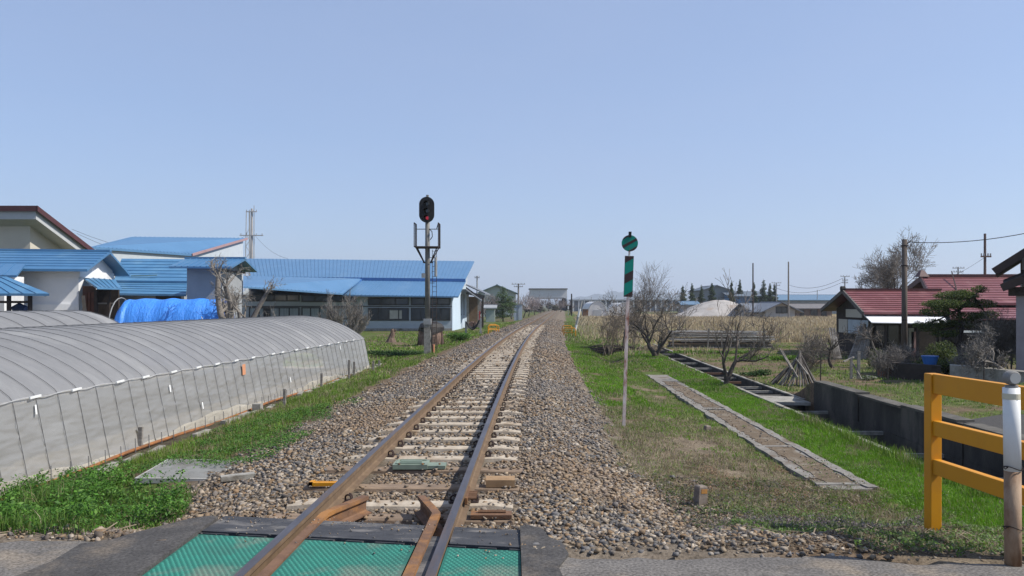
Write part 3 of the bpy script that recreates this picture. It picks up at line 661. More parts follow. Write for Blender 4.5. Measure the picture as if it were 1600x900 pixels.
c0 = Vector(q[0]).lerp(Vector(q[1]), .55)-Vector((0,.12,0)); MB().box(c0.x-.09, c0.x+.09, c0.y-.03, c0.y+.03, za-.01, za+.012).build('lifting_slot', blackm, sl_)
mb = MB(); mb.slab([(q[3][0]+.05,q[3][1]+.05,za-.061),(q[2][0]-.02,q[2][1]+.04,za-.061),(q[1][0]-.05,q[1][1]-.05,za-.061),(q[0][0]+.05,q[0][1]-.05,za-.061)], .3); mb.build('chamber', conc, sl_)
tag(MB().bar(P(345,748,8.6), P(398,742,8.75), .12, .05).build('concrete_plank', conc, loc=P(370,745,8.7)), 'small flat concrete plank beside the ribbed drain cover', 'concrete plank')
kerb = MB()
for i in range(26):
    y = 11+i*.74+rr.uniform(-.1,.1)
    if rr.random() < .3: continue
    x = XC(y)-4.72+rr.uniform(-.03,.03); M = Matrix.Translation((x, y, H(x,y)-.05)) @ Matrix.Rotation(rr.uniform(-.15,.15), 4, 'Z')
    k_ = MB(M); k_.box(-.05, .05, -.3, .28, 0, .09+rr.uniform(-.02,.03))
    kerb.v, kerb.f = kerb.v+k_.v, kerb.f+[tuple(j+len(kerb.v) for j in f) for f in k_.f]
tag(kerb.build('kerb', conc, loc=(XC(15)-4.72, 15, -.6)), kind='structure')
# concrete stub + boundary marker
def marker(px, py, hgt, w_, lab, orange):
    g_ = G(px, py); o = thing('boundary_marker', g_, lab, 'marker post')
    M = Matrix.Translation(g_) @ Matrix.Rotation(.35, 4, 'Z') @ Matrix.Rotation(.06, 4, 'Y')
    mb = MB(M); a = w_/2; c = a*.75
    mb.add([(-a,-a,-.1),(a,-a,-.1),(a,a,-.1),(-a,a,-.1),(-a,-a,hgt-.012),(a,-a,hgt-.012),(a,a,hgt-.012),(-a,a,hgt-.012),(-c,-c,hgt),(c,-c,hgt),(c,c,hgt),(-c,c,hgt)],
        [(0,1,5,4),(1,2,6,5),(2,3,7,6),(3,0,4,7),(4,5,9,8),(5,6,10,9),(6,7,11,10),(7,4,8,11),(8,9,10,11)])
    mb.build('post', mat('marker_stone', (.24,.20,.165), (.15,.12,.10), scale=14, rough=1, bump=.6, bscale=60), o)
    if orange: MB(M).box(-a*.55, a*.85, -a-.003, -a, hgt-.075, hgt-.03).build('orange_mark', mat('orange_mark', (.42,.20,.04), (.3,.15,.05), scale=20), o)
marker(1094, 790, .21, .10, 'short square stone marker post with an orange mark at the edge of the ballast', True)
marker(1105, 674, .10, .09, 'low grey concrete marker stub in the grass left of the concrete path', False)

# ------------------------------------------------------------------ yellow barrier and white post
A0 = Vector((3.245, 6.12, 0)); B0 = Vector((3.33, 5.03, 0))
bar_ = thing('yellow_barrier', tuple(A0.lerp(B0,.5)), 'yellow square-tube barrier with three rails beside the channel and the road', 'barrier')
def post_y(p, z0, z1, w_=.09):
    M = Matrix.Translation((p.x, p.y, 0)) @ Matrix.Rotation(.078, 4, 'Z')
    mb = MB(M); mb.box(-w_/2, w_/2, -w_/2, w_/2, z0, z1); return mb
def beveled(o, w_=.006):
    m_ = o.modifiers.new('bevel', 'BEVEL'); m_.width = w_; m_.segments = 2; return o
beveled(post_y(A0, -.15, 1.07).build('post', yellow, bar_)); beveled(post_y(B0, -.15, 1.07).build('post', yellow, bar_))
for zc, hh in ((.995, .15), (.655, .115), (.36, .115)):
    a = A0+(B0-A0)*.0415; b = B0-(B0-A0)*.0415
    beveled(MB().bar((a.x,a.y,zc), (b.x,b.y,zc), .06, hh).build('rail', yellow, bar_), .005)
wp = thing('white_post', (3.085, 4.88, 0), 'white pipe post with rusty lower half and grey reflector cap by the yellow barrier', 'post')
mb = MB(); mb.tube([(3.082,4.88,-.1),(3.078,4.88,.58)], .047, 24); mb.build('rusty_pipe', mat('rust_white_pipe', (.34,.24,.16), (.17,.085,.042), scale=7, rough=.8, bump=.3, c3=(.14,.07,.035), s3=5, stretch=(1,1,.45)), wp, smooth=True)
mb = MB(); mb.tube([(3.078,4.88,.58),(3.07,4.88,1.09)], .0475, 24); mb.build('white_pipe', whitem, wp, smooth=True)
mb = MB(); mb.tube([(3.07,4.88,1.02),(3.07,4.88,1.055)], .049, 24); mb.build('clear_band', mat('yellowed_tape', (.55,.52,.40), (.5,.46,.33), rough=.4), wp)
mb = MB(); mb.tube([(3.072,4.88,1.085),(3.072,4.88,1.105)], .036, 20); mb.tube([(3.072,4.845,1.15),(3.072,4.855,1.15),(3.072,4.905,1.15),(3.072,4.915,1.15)], [.036,.043,.043,.036], 28); mb.build('reflector_cap', mat('cap_grey', (.23,.22,.20), (.17,.16,.15), scale=8, rough=.7), wp)
MB().tube([(3.073,4.843,1.15),(3.073,4.8465,1.15)], .033, 28).build('reflector_lens', mat('lens_grey', (.42,.42,.40), (.36,.36,.34), rough=.25, spec=.7), wp)
for z in (.60, .235):
    pts = [(3.079+.052*math.cos(a), 4.88+.056*math.sin(a), z+.01*math.sin(a*2+z)) for a in np.linspace(0, 6.28, 22)]
    mb = MB(); mb.tube(pts, .0028, 5); mb.tube(pts, .0028, 5)
    mb.tube([(3.04,4.86,z),(3.015,4.85,z+.012),(3.005,4.85,z+.002),(3.018,4.855,z-.006),(3.035,4.86,z+.004)], .003, 5)
    mb.build('wire_tie', mat('dark_wire', (.05,.035,.03), (.03,.02,.02), rough=.7), wp)

# ------------------------------------------------------------------ green distant signal sign
sg = thing('track_sign', G(975, 668), 'green and black striped disc and panel on a rusty white post', 'railway sign')
b0 = Vector(G(975, 668)); tp = Vector(P(984.5, 362, b0.y-.1)); dirv = (tp-b0).normalized()
def on(t): return b0.lerp(tp, t)
pm = mat('flaking_white_post', (.74,.67,.63), (.48,.30,.24), scale=9, rough=.8, bump=.4, bscale=60, c3=(.25,.085,.05), s3=9, stretch=(1,1,.35))
mb = MB(); L = (tp-b0).length
mb.bar(on(-.04), on(.66), .05, .008, up=(0,-1,0)); mb.bar(on(-.04)+Vector((.023,.02,0)), on(.66)+Vector((.023,.02,0)), .006, .04, up=(0,-1,0)); mb.bar(on(-.04)+Vector((-.023,.02,0)), on(.66)+Vector((-.023,.02,0)), .006, .04, up=(0,-1,0))
mb.bar(on(.66)+Vector((0,.01,0)), on(1.0)+Vector((0,.01,0)), .03, .03, up=(0,-1,0)); mb.build('post', pm, sg)
MB().bar(on(.97)+Vector((0,.0,0)), on(1.0), .045, .045, up=(0,-1,0)).build('post_cap', blackm, sg)
greens = mat('sign_green', (.0,.235,.175), (.0,.20,.15), scale=8, rough=.5, c3=(.01,.15,.12), s3=4)
blacks = mat('sign_black', (.035,.020,.022), (.05,.03,.03), scale=8, rough=.6)
# flat panels in a local frame: X right, Z along the post
Xv = Vector((1,0,0)); Xv = (Xv-dirv*Xv.dot(dirv)).normalized(); Yv = dirv.cross(Xv)
Mloc = Matrix(((Xv.x, Yv.x, dirv.x, b0.x),(Xv.y, Yv.y, dirv.y, b0.y),(Xv.z, Yv.z, dirv.z, b0.z),(0,0,0,1)))
def clipband(poly, lo, hi):
    """clip polygon in (x,z) to lo <= z - k x <= hi"""
    k = .58
    for s_, t_ in ((1, lo), (-1, -hi)):
        out = []
        for i in range(len(poly)):
            p, q_ = poly[i], poly[(i+1)%len(poly)]; fp = s_*(p[1]-k*p[0])-t_; fq = s_*(q_[1]-k*q_[0])-t_
            if fp >= 0: out.append(p)
            if fp*fq < 0: r_ = fp/(fp-fq); out.append((p[0]+(q_[0]-p[0])*r_, p[1]+(q_[1]-p[1])*r_))
        poly = out
        if not poly: return []
    return poly
def plate(mb, poly, y0, y1):
    n = len(poly); mb.add([(x,y0,z) for x,z in poly]+[(x,y1,z) for x,z in poly], [tuple(range(n)), tuple(range(2*n-1,n-1,-1))]+[(i,(i+1)%n,(i+1)%n+n,i+n) for i in range(n)])
zr0, zr1 = L*(668-463)/(668-362), L*(668-400)/(668-362); hw = .071
rect = [(-hw,zr0),(hw,zr0),(hw,zr1),(-hw,zr1)]
mb = MB(Mloc); plate(mb, rect, -.012, -.004); pn = mb.build('striped_panel', greens, sg)
for lo, hi in ((zr0-.1, zr0+.055), (zr0+.255, zr0+.405), (zr1-.075, zr1+.2)):
    q_ = clipband(rect, lo, hi); mb = MB(Mloc)
    if q_: plate(mb, q_, -.0155, -.0125); mb.build('black_stripe', blacks, pn)
mb = MB(Mloc); e_ = .004; plate(mb, [(-hw-e_,zr0-e_),(hw+e_,zr0-e_),(hw+e_,zr1+e_),(-hw-e_,zr1+e_)], -.0035, .0); mb.build('backing_plate', blacks, pn)
zc = L*(668-380)/(668-362); disc = [(.137*math.cos(a), zc+.137*math.sin(a)) for a in np.linspace(0, 2*math.pi, 40, endpoint=False)]
mb = MB(Mloc); plate(mb, disc, -.012, -.004); dn = mb.build('striped_disc', greens, sg)
for lo, hi in ((zc-.4, zc-.115), (zc-.02, zc+.03), (zc+.125, zc+.4)):
    q_ = clipband(disc, lo, hi); mb = MB(Mloc)
    if len(q_) > 2: plate(mb, q_, -.0155, -.0125); mb.build('black_stripe', blacks, dn)
mb = MB(Mloc)
for z in (zc-.085, zc-.12, zc+.11, zr1-.02, zr0+.03): mb.tube([(0,-.016,z),(0,-.022,z)], .008, 6)
mb.build('bolt', rust, sg)

# ------------------------------------------------------------------ signal mast
SX, SY = P(668, 552, 34.3)[0], 34.3
gb = H(SX, SY)
sm = thing('signal_mast', (SX, SY, gb), 'tall grey railway signal mast with a black oval head showing a red lamp', 'signal')
zt = lambda py: EYE-(py-HZ)/F*SY
steel = mat('mast_grey', (.20,.195,.18), (.14,.135,.125), scale=5, rough=.7)
MB().tube([(SX,SY,zt(500)),(SX,SY,zt(312))], [.115,.095], 14).build('mast', steel, sm, smooth=True)
mb = MB(); mb.box(SX-.14,SX+.14,SY-.14,SY+.14,gb-.1,zt(507)); mb.build('concrete_base', conc, sm)
mb = MB(); mb.box(SX-.16,SX+.16,SY-.16,SY+.16,zt(507),zt(498)); mb.build('junction_box', alum, sm)
hz_ = SY-.32; hw, z0, z1 = .325, zt(349), zt(309)
def oval(w_, za, zb_, n=16):
    r_ = w_; return [(SX+w_*math.cos(a), zb_-r_+r_*math.sin(a)) for a in np.linspace(0, math.pi, n)]+[(SX+w_*math.cos(a), za+r_+r_*math.sin(a)) for a in np.linspace(math.pi, 2*math.pi, n)]
mb = MB(); plate(mb, oval(hw, z0, z1), hz_-.02, hz_+.02); bk = mb.build('backboard', blackm, sm)
mb = MB(); mb.box(SX-.15,SX+.15,hz_+.02,SY-.09,zt(345),zt(318)); mb.build('signal_housing', blackm, sm)
for k, py in enumerate((320, 331, 342)):
    z = zt(py)
    pts = [(SX+.12*math.cos(a), z+.12*math.sin(a)) for a in np.linspace(-.5, math.pi+.5, 14)]
    vs = [(x, hz_-.02, zz) for x, zz in pts]+[(x, hz_-.32, zz) for x, zz in pts]+[(SX+(x-SX)*.92, hz_-.02, z+(zz-z)*.92) for x, zz in pts]+[(SX+(x-SX)*.92, hz_-.32, z+(zz-z)*.92) for x, zz in pts]
    n_ = len(pts); fs_ = [(i,i+1,i+1+n_,i+n_) for i in range(n_-1)]+[(i+2*n_,i+1+2*n_,i+1+3*n_,i+3*n_) for i in range(n_-1)]+[(i+n_,i+1+n_,i+1+3*n_,i+3*n_) for i in range(n_-1)]
    MB().add(vs, fs_).build('lamp_hood', blackm, bk)
    MB().tube([(SX+.03,hz_-.021,z),(SX+.03,hz_-.035,z)], .07, 20).build('lens', mat('red_lamp', (.5,.02,.03), (.4,.02,.03), rough=.3, emit=((1,.05,.12),.22)) if k == 2 else mat('dark_lens', (.02,.02,.025), rough=.15, spec=.7), bk)
MB().tube([(SX,SY,z1-.1),(SX,SY,z1+.12)], .06, 10).build('mast_cap', steel, sm)
pf = zt(386); pw = .50
pt = MB(); pt.box(SX-pw,SX+pw,SY-.55,SY+.35,pf-.05,pf); plf = pt.build('platform', mat('dark_brown_steel', (.05,.035,.03), (.035,.025,.022), rough=.8), sm)
mb = MB(); rz = zt(350)
for x in (-pw, pw):
    for y in (-.5, -.05, .3): mb.bar((SX+x*1.03,SY+y,pf-.04), (SX+x*1.03,SY+y,rz), .035)
    mb.bar((SX+x*1.03,SY-.5,rz), (SX+x*1.03,SY+.3,rz-.0), .035)
mb.bar((SX-.52,SY+.3,zt(357)), (SX+.52,SY+.3,zt(357)), .03); mb.bar((SX+pw*1.03,SY-.5,rz),(SX+pw*.8,SY+.0,zt(357)),.03)
mb.build('guard_railing', MATS['dark_brown_steel'], plf)
mb = MB()
for x in (-1, 1):
    for y in (-.45, .25): mb.bar((SX+x*pw*.9,SY+y,pf-.05), (SX+x*.13,SY+y*.2,zt(411)), .035)
mb.bar((SX-.2,SY,zt(410)),(SX+.24,SY,zt(410)),.05); mb.build('brace', MATS['dark_brown_steel'], plf)
mb = MB(); lx = SX+.29
for x in (-.13, .13): mb.tube([(lx+x*.7,SY+.1,zt(390)), (lx+x*.7,SY+.1,gb+.1)], .012, 5)
for k in range(26):
    z = gb+.3+k*.22
    if z < zt(392): mb.tube([(lx-.09,SY+.1,z),(lx+.09,SY+.1,z)], .009, 4)
for k in range(4): z = gb+.9+k*1.1; mb.bar((SX,SY+.1,z),(lx,SY+.1,z),.02)
mb.build('ladder', MATS['dark_brown_steel'], sm)
mb = MB(); mb.tube([(lx+.07,SY-.02,zt(402)),(lx+.07,SY-.02,zt(432))], .06, 8); mb.box(SX-.25,SX-.08,SY-.1,SY+.05,zt(434),zt(427)); mb.build('cable_box', alum, sm)
mb = MB(); mb.tube([(SX+.05,SY-.05,zt(357)),(SX+.2,SY-.1,zt(362)),(SX+.22,SY-.1,zt(370)),(SX+.12,SY-.08,zt(375))], .018, 6)
mb.tube([(SX+.12,SY-.1,zt(500)),(SX+.2,SY-.12,gb+.9),(SX+.17,SY-.12,gb+.6),(SX+.25,SY-.1,gb)], .03, 6); mb.build('cable', blackm, sm)
mb = MB(); mb.tube([(SX+.27,SY-.1,gb),(SX+.27,SY-.1,gb+.45)], .05, 8); mb.build('cable_guard', mat('orange_pvc', (.5,.22,.13), (.4,.18,.1)), sm)

# ------------------------------------------------------------------ greenhouses
cover_m = mat('shade_net', (.27,.27,.275), (.225,.228,.235), scale=1.6, rough=.8, bump=.5, bscale=7, bdist=.03, c3=(.33,.33,.33), s3=.8, stretch=(1,1.8,1), spec=.3, alpha=.94, transl=.25)
side_m = mat('clear_plastic', (.56,.555,.54), (.53,.53,.52), scale=.8, rough=.25, bump=.55, bscale=2.2, bdist=.08, c3=(.62,.62,.61), s3=1.2, spec=.8, alpha=.52, transl=.3, stretch=(1,.5,2.0), detail=2)
hoopm = mat('hoop_steel', (.15,.15,.15), (.10,.10,.10), rough=.6)
ffilm = mat('old_film', (.50,.46,.38), (.38,.35,.29), scale=3, rough=.6, bump=.5, bscale=10, stretch=(1,.4,2), alpha=.6)
def greenhouse(line, y0, y1, W, ztop, zeave, zb, lab, hoopgap, endcap=True, full=True):
    """line(y): x of the right-hand foot"""
    root = thing('plastic_greenhouse', (line(y1)-W/2, (y0+y1)/2, zb), lab, 'greenhouse')
    def sec(y, e=0.0, sc_=1.0):
        """cross section from right foot to left foot; e = offset outwards"""
        x = line(y); out = []
        hh = (zeave-zb)
        for t in (0, .1, .2, .3, .4, .5, .6, .7, .8, .9, 1): out.append((x-.22*t+e, zb+hh*t))
        n = 17; cx = x-W/2; a_ = W/2-.22; 
        for i in range(1, n):
            an = math.pi*i/n; ex = .78
            tt_ = math.cos(an)*(1 if True else 0); out.append((cx+(a_+e)*tt_, zeave+(ztop-zeave)*(1-abs(tt_)**2.1)**.92+e))
        for t in (1, .5, 0): out.append((x-W+.22*t-e, zb+hh*t))
        return out
    yl = list(np.arange(y0, y1, hoopgap/4))+[y1]
    rows = []
    for j, y in enumerate(yl):
        s = sec(y); sag = .022*math.sin(math.pi*((y-y0)/hoopgap % 1))
        r_ = []
        for i, (x, z) in enumerate(s):
            nz = float(fbm(y*1.1+i*.1, z*2.+3))-.5
            # ruffled, sagging lower film
            if i < 11: dr_ = abs(((y*.31+.3) % 1)-.5)*2; xx = x-sag*.9+.03*nz+.018*math.sin(26*(z+.5*dr_**2)+y*.8)*max(0, 1-abs(i-5)/5.6); zz = z
            else: xx = x; zz = z-sag+.02*nz
            r_.append((xx, y, zz))
        rows.append(r_)
    ns = len(rows[0]); V = np.array(rows).reshape(-1, 3)
    def quads(i0, i1): 
        a = (np.arange(len(yl)-1)[:,None]*ns+np.arange(i0, i1)[None,:]).ravel(); return np.stack([a, a+ns, a+ns+1, a+1], -1)
    npmesh('roof_cover', V, quads(10, ns-3), cover_m, parent=root, smooth=True)
    npmesh('side_film', V, np.concatenate([quads(0, 10), quads(ns-3, ns-1)]), side_m, parent=root, smooth=True)
    # end sheet, bulging out beyond the last hoop
    s = sec(y1); cz = (ztop+zb)/2
    if endcap:
        lv = []; 
        for t, dy in ((1,0),(.985,.12),(.95,.24),(.86,.36),(.6,.44),(.3,.47)):
            lv.append([(line(y1)-W/2+(x-line(y1)+W/2)*t+.02*math.sin(i*2.1+t*9), y1+dy*(1-.2*((z-zb)/(ztop-zb))), zb+(z-zb)*t if z > zb+.02 else z) for i, (x, z) in enumerate(s)])
        V2 = np.array(lv).reshape(-1,3); a = (np.arange(len(lv)-1)[:,None]*ns+np.arange(ns-1)[None,:]).ravel()
        npmesh('end_sheet', V2, np.stack([a, a+1, a+ns+1, a+ns], -1), mat('end_plastic', (.42,.425,.43), (.33,.335,.34), scale=3, rough=.45, bump=.6, bscale=8, alpha=.9, transl=.3, stretch=(1,1,.4)), parent=root, smooth=True)
    k = 0; y = y0
    while y < y1+.01 and k < 99:
        s = sec(y+rr.uniform(-.05,.05), .014); mb = MB(); mb.tube([(x, y+.0, z) for x, z in s], .0046 if full else .0075, 5, cap=False); mb.build('hoop', hoopm, root); y += hoopgap; k += 1
    # horizontal purlin wire at the eave, with white clips
    if full:
        mb = MB()
        for i0 in range(len(yl)-1):
            x, z = sec(yl[i0], .012)[10]; x2, z2 = sec(yl[i0+1], .012)[10]; 
            mb.bar((x+.01,yl[i0],z+.012*math.sin(yl[i0]*7)), (x2+.01,yl[i0+1],z2+.012*math.sin(yl[i0+1]*7)), .008, .012)
        mb.build('eave_strip', mat('crumpled_plastic', (.46,.46,.46), (.33,.33,.34), scale=9, rough=.4), root)
        for k in range(22):
            y = y0+.5+k*.95+rr.uniform(-.25,.25)
            if y > y1-.2: break
            x, z = sec(y, .03)[10]; MB().bar((x,y-.12,z), (x,y+.12,z+.008), .02, .03).build('white_clip', whitem, root)
        for k in range(30):
            y = y0+.3+k*.72+rr.uniform(-.2,.2)
            if y > y1-.2: break
            i = rr.choice([3,5,7,8]); x, z = sec(y, .03)[i]
            if rr.random() < .35: MB().bar((x,y,z), (x-.03,y+.03,z+.12), .018, .018).build('white_clip', whitem, root)
        pts = [(line(y)+.06+.01*math.sin(y*3), y, zb+.03+.02*math.sin(y*1.1)) for y in np.arange(y0, y1+.1, .5)]
        MB().tube(pts, .026, 7).build('base_pipe', mat('orange_rust', (.30,.12,.04), (.16,.075,.035), scale=5, rough=.85), root)
        k = 0; y = y0+.2
        while y < y1:
            x = line(y)+.10
            MB().tube([(x,y,zb-.05),(x-.01,y,zb+.16+rr.random()*.08)], .007, 4).build('peg', hoopm, root); y += .42
        mb = MB()
        for i0 in range(0, len(yl)-1):
            xx = line(yl[i0]); x2 = line(yl[i0+1]); mb.add([(xx+.025,yl[i0],zb-.02),(x2+.025,yl[i0+1],zb-.02),(x2+.006-.02,yl[i0+1],zb+.13+.08*math.sin(yl[i0+1]*.9)+.02*math.sin(yl[i0+1]*5)),(xx+.006-.02,yl[i0],zb+.13+.08*math.sin(yl[i0]*.9)+.02*math.sin(yl[i0]*5))], [(0,1,2,3)])
        mb.build('skirt_film', ffilm, root)
    return root
gl_line = lambda y: XC(y)-5.1+.012*max(y-10,0)+.012*max(y-20, 0)
gh = greenhouse(gl_line, 6.2, 28.3, 5.0, 1.20, .40, -.70, 'long low greenhouse tunnel of grey shade net and clear plastic film beside the track', .46)
x_, z_ = gl_line(17.3)-.17, .18
MB().add([(x_+.03,17.22,z_-.11),(x_+.03,17.42,z_-.11),(x_+.02,17.42,z_+.12),(x_+.02,17.22,z_+.12)], [(0,1,2,3)]).build('orange_tag', mat('orange_paper', (.55,.25,.13), (.48,.22,.12)), gh)
greenhouse(lambda y: XC(y)-10.9, 12, 24.6, 4.6, 1.42, .5, -.70, 'second grey plastic greenhouse tunnel behind the long one, in front of the white storehouse', .9, full=False)
# timber stakes along the long greenhouse
for k, (px, py, hh) in enumerate(((219,700,.42),(444,636,.5),(502,606,.5),(545,593,.75),(553,590,.62),(583,580,.45),(592,577,.4))):
    d = F*(EYE+.68)/(py-HZ); x = (px-800)/F*d
    o = MB().bar((x,d,-.8), (x+.01,d,-.68+hh*.8), .06, .05).build('stake', greywood, loc=(x,d,-.68))
    tag(o, ['weathered timber stake nearest the ribbed drain cover, by the greenhouse base pipe','weathered timber stake halfway along the greenhouse base pipe','timber stake two-thirds along the greenhouse base pipe','tallest timber stake near the far end of the greenhouse','timber stake touching the tallest one near the greenhouse end','short timber stake at the far corner of the greenhouse','last short timber stake, just past the greenhouse corner'][k], 'stake', 'stakes along the greenhouse')
mb = MB(Matrix.Translation((P(407,645,17.2)[0], 17.0, -.68))); mb.box(-.09,.09,-.09,.09,-.05,.16)
tag(mb.build('concrete_block', m_rib, loc=(P(407,645,17.2)[0],17.0,-.68)), 'small pale concrete block in the verge beside the long greenhouse', 'concrete block')

# ------------------------------------------------------------------ building helpers
def roof_plane(mb, a, b, c, d, t, n=0, courses=0, seam=.03):
    """a,b eave left/right; c,d ridge right/left"""
    mb.slab([a, b, c, d], t); A, B_, C_, D_ = map(Vector, (a, b, c, d)); up = Vector((0,0,seam*.6))
    for i in range(1, n): f = i/n; mb.bar(A.lerp(B_, f)+up*.5, D_.lerp(C_, f)+up*.5, seam, seam)
    for i in range(1, courses): f = i/courses; mb.bar(A.lerp(D_, f)+up*.4, B_.lerp(C_, f)+up*.4, seam, seam)
def window(root, M, x0, x1, z0, z1, y, panes=2, pm=None, fr=.05, out=-1):
    """window on local wall plane y (faces out*y)"""
    mb = MB(M); s = out
    def bx(a, b, c, d, t0, t1): mb.box(a, b, min(y+s*t0, y+s*t1), max(y+s*t0, y+s*t1), c, d)
    bx(x0, x1, z0, z0+fr, -.01, .06); bx(x0, x1, z1-fr, z1, -.01, .06); bx(x0, x0+fr, z0+fr, z1-fr, -.01, .055); bx(x1-fr, x1, z0+fr, z1-fr, -.01, .055)
    for i in range(1, panes): xm = x0+(x1-x0)*i/panes; bx(xm-fr/2, xm+fr/2, z0+fr, z1-fr, -.01, .05)
    w_ = mb.build('window', framem, root)
    mb = MB(M)
    mb.box(x0+fr*.5, x1-fr*.5, min(y+s*.005, y+s*.02), max(y+s*.005, y+s*.02), z0+fr*.5, z1-fr*.5); mb.build('pane', pm or glass, w_)
    return w_
def gable(root, M, L, D, zb, ze, zr, ov, wm, rm, ridge='x', t=.12, n=0, courses=0, seam=.03, eo=None, capm=None):
    """walls 0..L x 0..D local; ridge along local x or y; ze = roof underside height over the wall, zr over the ridge"""
    eo = ov if eo is None else eo
    if ridge == 'x':
        fp = [(0,0),(L,0),(L,D/2),(L,D),(0,D),(0,D/2)]; tp_ = [ze,ze,zr,ze,ze,zr]
        MB(M).walls(fp, zb, tp_).build('wall', wm, root)
        k = (zr-ze)/(D/2); zo = ze-k*ov
        mb = MB(M); roof_plane(mb, (-eo,-ov,zo+t), (L+eo,-ov,zo+t), (L+eo,D/2,zr+t), (-eo,D/2,zr+t), t, n, courses, seam)
        roof_plane(mb, (L+eo,D+ov,zo+t), (-eo,D+ov,zo+t), (-eo,D/2,zr+t), (L+eo,D/2,zr+t), t, n, courses, seam)
        r_ = mb.build('roof', rm, root); MB(M).bar((-eo-.02,D/2,zr+t+.02), (L+eo+.02,D/2,zr+t+.02), .22, .09).build('ridge_cap', capm or rm, r_)
    else:
        fp = [(0,0),(L/2,0),(L,0),(L,D),(L/2,D),(0,D)]; tp_ = [ze,zr,ze,ze,zr,ze]
        MB(M).walls(fp, zb, tp_).build('wall', wm, root)
        k = (zr-ze)/(L/2); zo = ze-k*ov
        mb = MB(M); roof_plane(mb, (-ov,D+eo,zo+t), (-ov,-eo,zo+t), (L/2,-eo,zr+t), (L/2,D+eo,zr+t), t, n, courses, seam)
        roof_plane(mb, (L+ov,-eo,zo+t), (L+ov,D+eo,zo+t), (L/2,D+eo,zr+t), (L/2,-eo,zr+t), t, n, courses, seam)
        r_ = mb.build('roof', rm, root); MB(M).bar((L/2,-eo-.02,zr+t+.02), (L/2,D+eo+.02,zr+t+.02), .22, .09).build('ridge_cap', capm or rm, r_)
    return r_
def frame(x, y, ang): return Matrix.Translation((x, y, 0)) @ Matrix.Rotation(ang, 4, 'Z')
GZ = -.75

# white storehouse
ks = thing('storehouse', (-20, 33, GZ), 'white plaster storehouse with a blue metal gable roof behind the greenhouses', 'storehouse')
an = R(8.5); fr_ = Vector((-17.45, 31.95)); L = 11
M = frame(fr_.x-L*math.cos(an), fr_.y-L*math.sin(an), an)
gable(ks, M, L, 3.9, GZ, 3.12, 3.78, .62, white, bluem, n=0, courses=7, seam=.035, eo=.55, t=.10)
mb = MB(M); mb.box(-.05, L+.05, -.12, -.003, 1.35, 1.62); mb.box(-.04, L+.04, -.06, -.003, 2.7, 3.02); mb.build('plaster_band', white, ks)
mb = MB(M); mb.box(L+.003, L+.07, -.05, 3.9, 2.7, 3.0); mb.build('plaster_band', white, ks)
mb = MB(M); mb.box(L+.01, L+.16, -.6, 4.5, 3.0, 3.02)
# porch of the storehouse with brown doors
pr = thing('wooden_porch', P(158,490,32.5), 'dark brown wooden porch with a small blue roof against the white storehouse gable', 'porch')
q = [P(152,449,30.6), P(190,450,31.4), P(180,437,33.6), P(128,433,33.0)]
mb = MB(); roof_plane(mb, q[0], q[1], q[2], q[3], .07, n=6); mb.build('roof', tealb, pr)
x0, x1 = P(131,0,32)[0], P(150,0,32)[0]
mb = MB(); mb.box(x0, x1, 31.9, 32.0, GZ, 2.35); mb.build('board_wall', brownwood, pr)
for k in range(3): MB().box(x0+.08+k*.14, x0+.19+k*.14, 31.87, 31.9, GZ+.2, 2.1).build('door', mat('red_brown_door', (.11,.045,.03), (.07,.03,.022)), pr)
for px in (151, 171): x = P(px,0,31.6)[0]; MB().box(x-.05,x+.05,31.5,31.6,GZ,2.2).build('post', darkwood, pr)
MB().box(P(151,0,33)[0], P(185,0,33)[0], 33.0, 33.1, GZ, 2.4).build('back_wall', darkwood, pr)
MB().bar(P(151,474,31.7), P(178,474,31.7), .06, .06).build('rail', greywood, pr)
MB().bar(P(133,490,31.5), P(130,462,31.7), .12, .05).build('leaning_plank', mat('tan_plank', (.33,.24,.16), (.25,.18,.12)), pr)

# open shelters at the far left
sh = thing('open_shelter', P(0,500,27), 'open lean-to shelter with blue roof and dark posts at the left edge of the photo', 'shelter')
mb = MB(); e = P(77,458.5,26); 
roof_plane(mb, (e[0]-6,26,e[2]), e, (P(10,432,27.6)[0],27.6,P(10,432,27.6)[2]), (e[0]-6,27.6,P(10,432,27.6)[2]), .08, n=14)
mb.slab([e, P(70,461,28.4), P(12,434,28.6), P(10,432,27.6)], .06); mb.build('roof', tealb, sh)
for px in (14, 47, -40): x = P(px,0,26.3)[0]; MB().box(x-.05,x+.05,26.25,26.35,GZ,e[2]-.05).build('post', darkwood, sh)
mb = MB(); x0, x1 = e[0]-6, P(50,0,26.3)[0]; mb.bar((x0,26.3,e[2]-.28),(x1,26.3,e[2]-.28),.05,.08); mb.build('beam', darkwood, sh)
mb = MB(); mb.tube([P(22,484,27.5),P(30,479,27.5),P(40,484,27.5)], .14, 8); mb.build('tarp_bundle', mat('navy_cloth', (.03,.06,.16), (.02,.04,.1)), sh)
s2 = thing('shed', P(-20,500,29), 'small shed with a blue roof corner showing above the open shelter', 'shed')
mb = MB(); e = P(26,430,29); t2 = P(-30,408,31); roof_plane(mb, (e[0]-5,29,e[2]), e, (e[0]-.9,31,t2[2]-.1), (e[0]-5,31,t2[2]-.1), .08, n=10); mb.build('roof', bluem, s2)
MB().box(e[0]-5, e[0]-.9, 29.7, 30.9, GZ, e[2]).build('wall', white, s2)

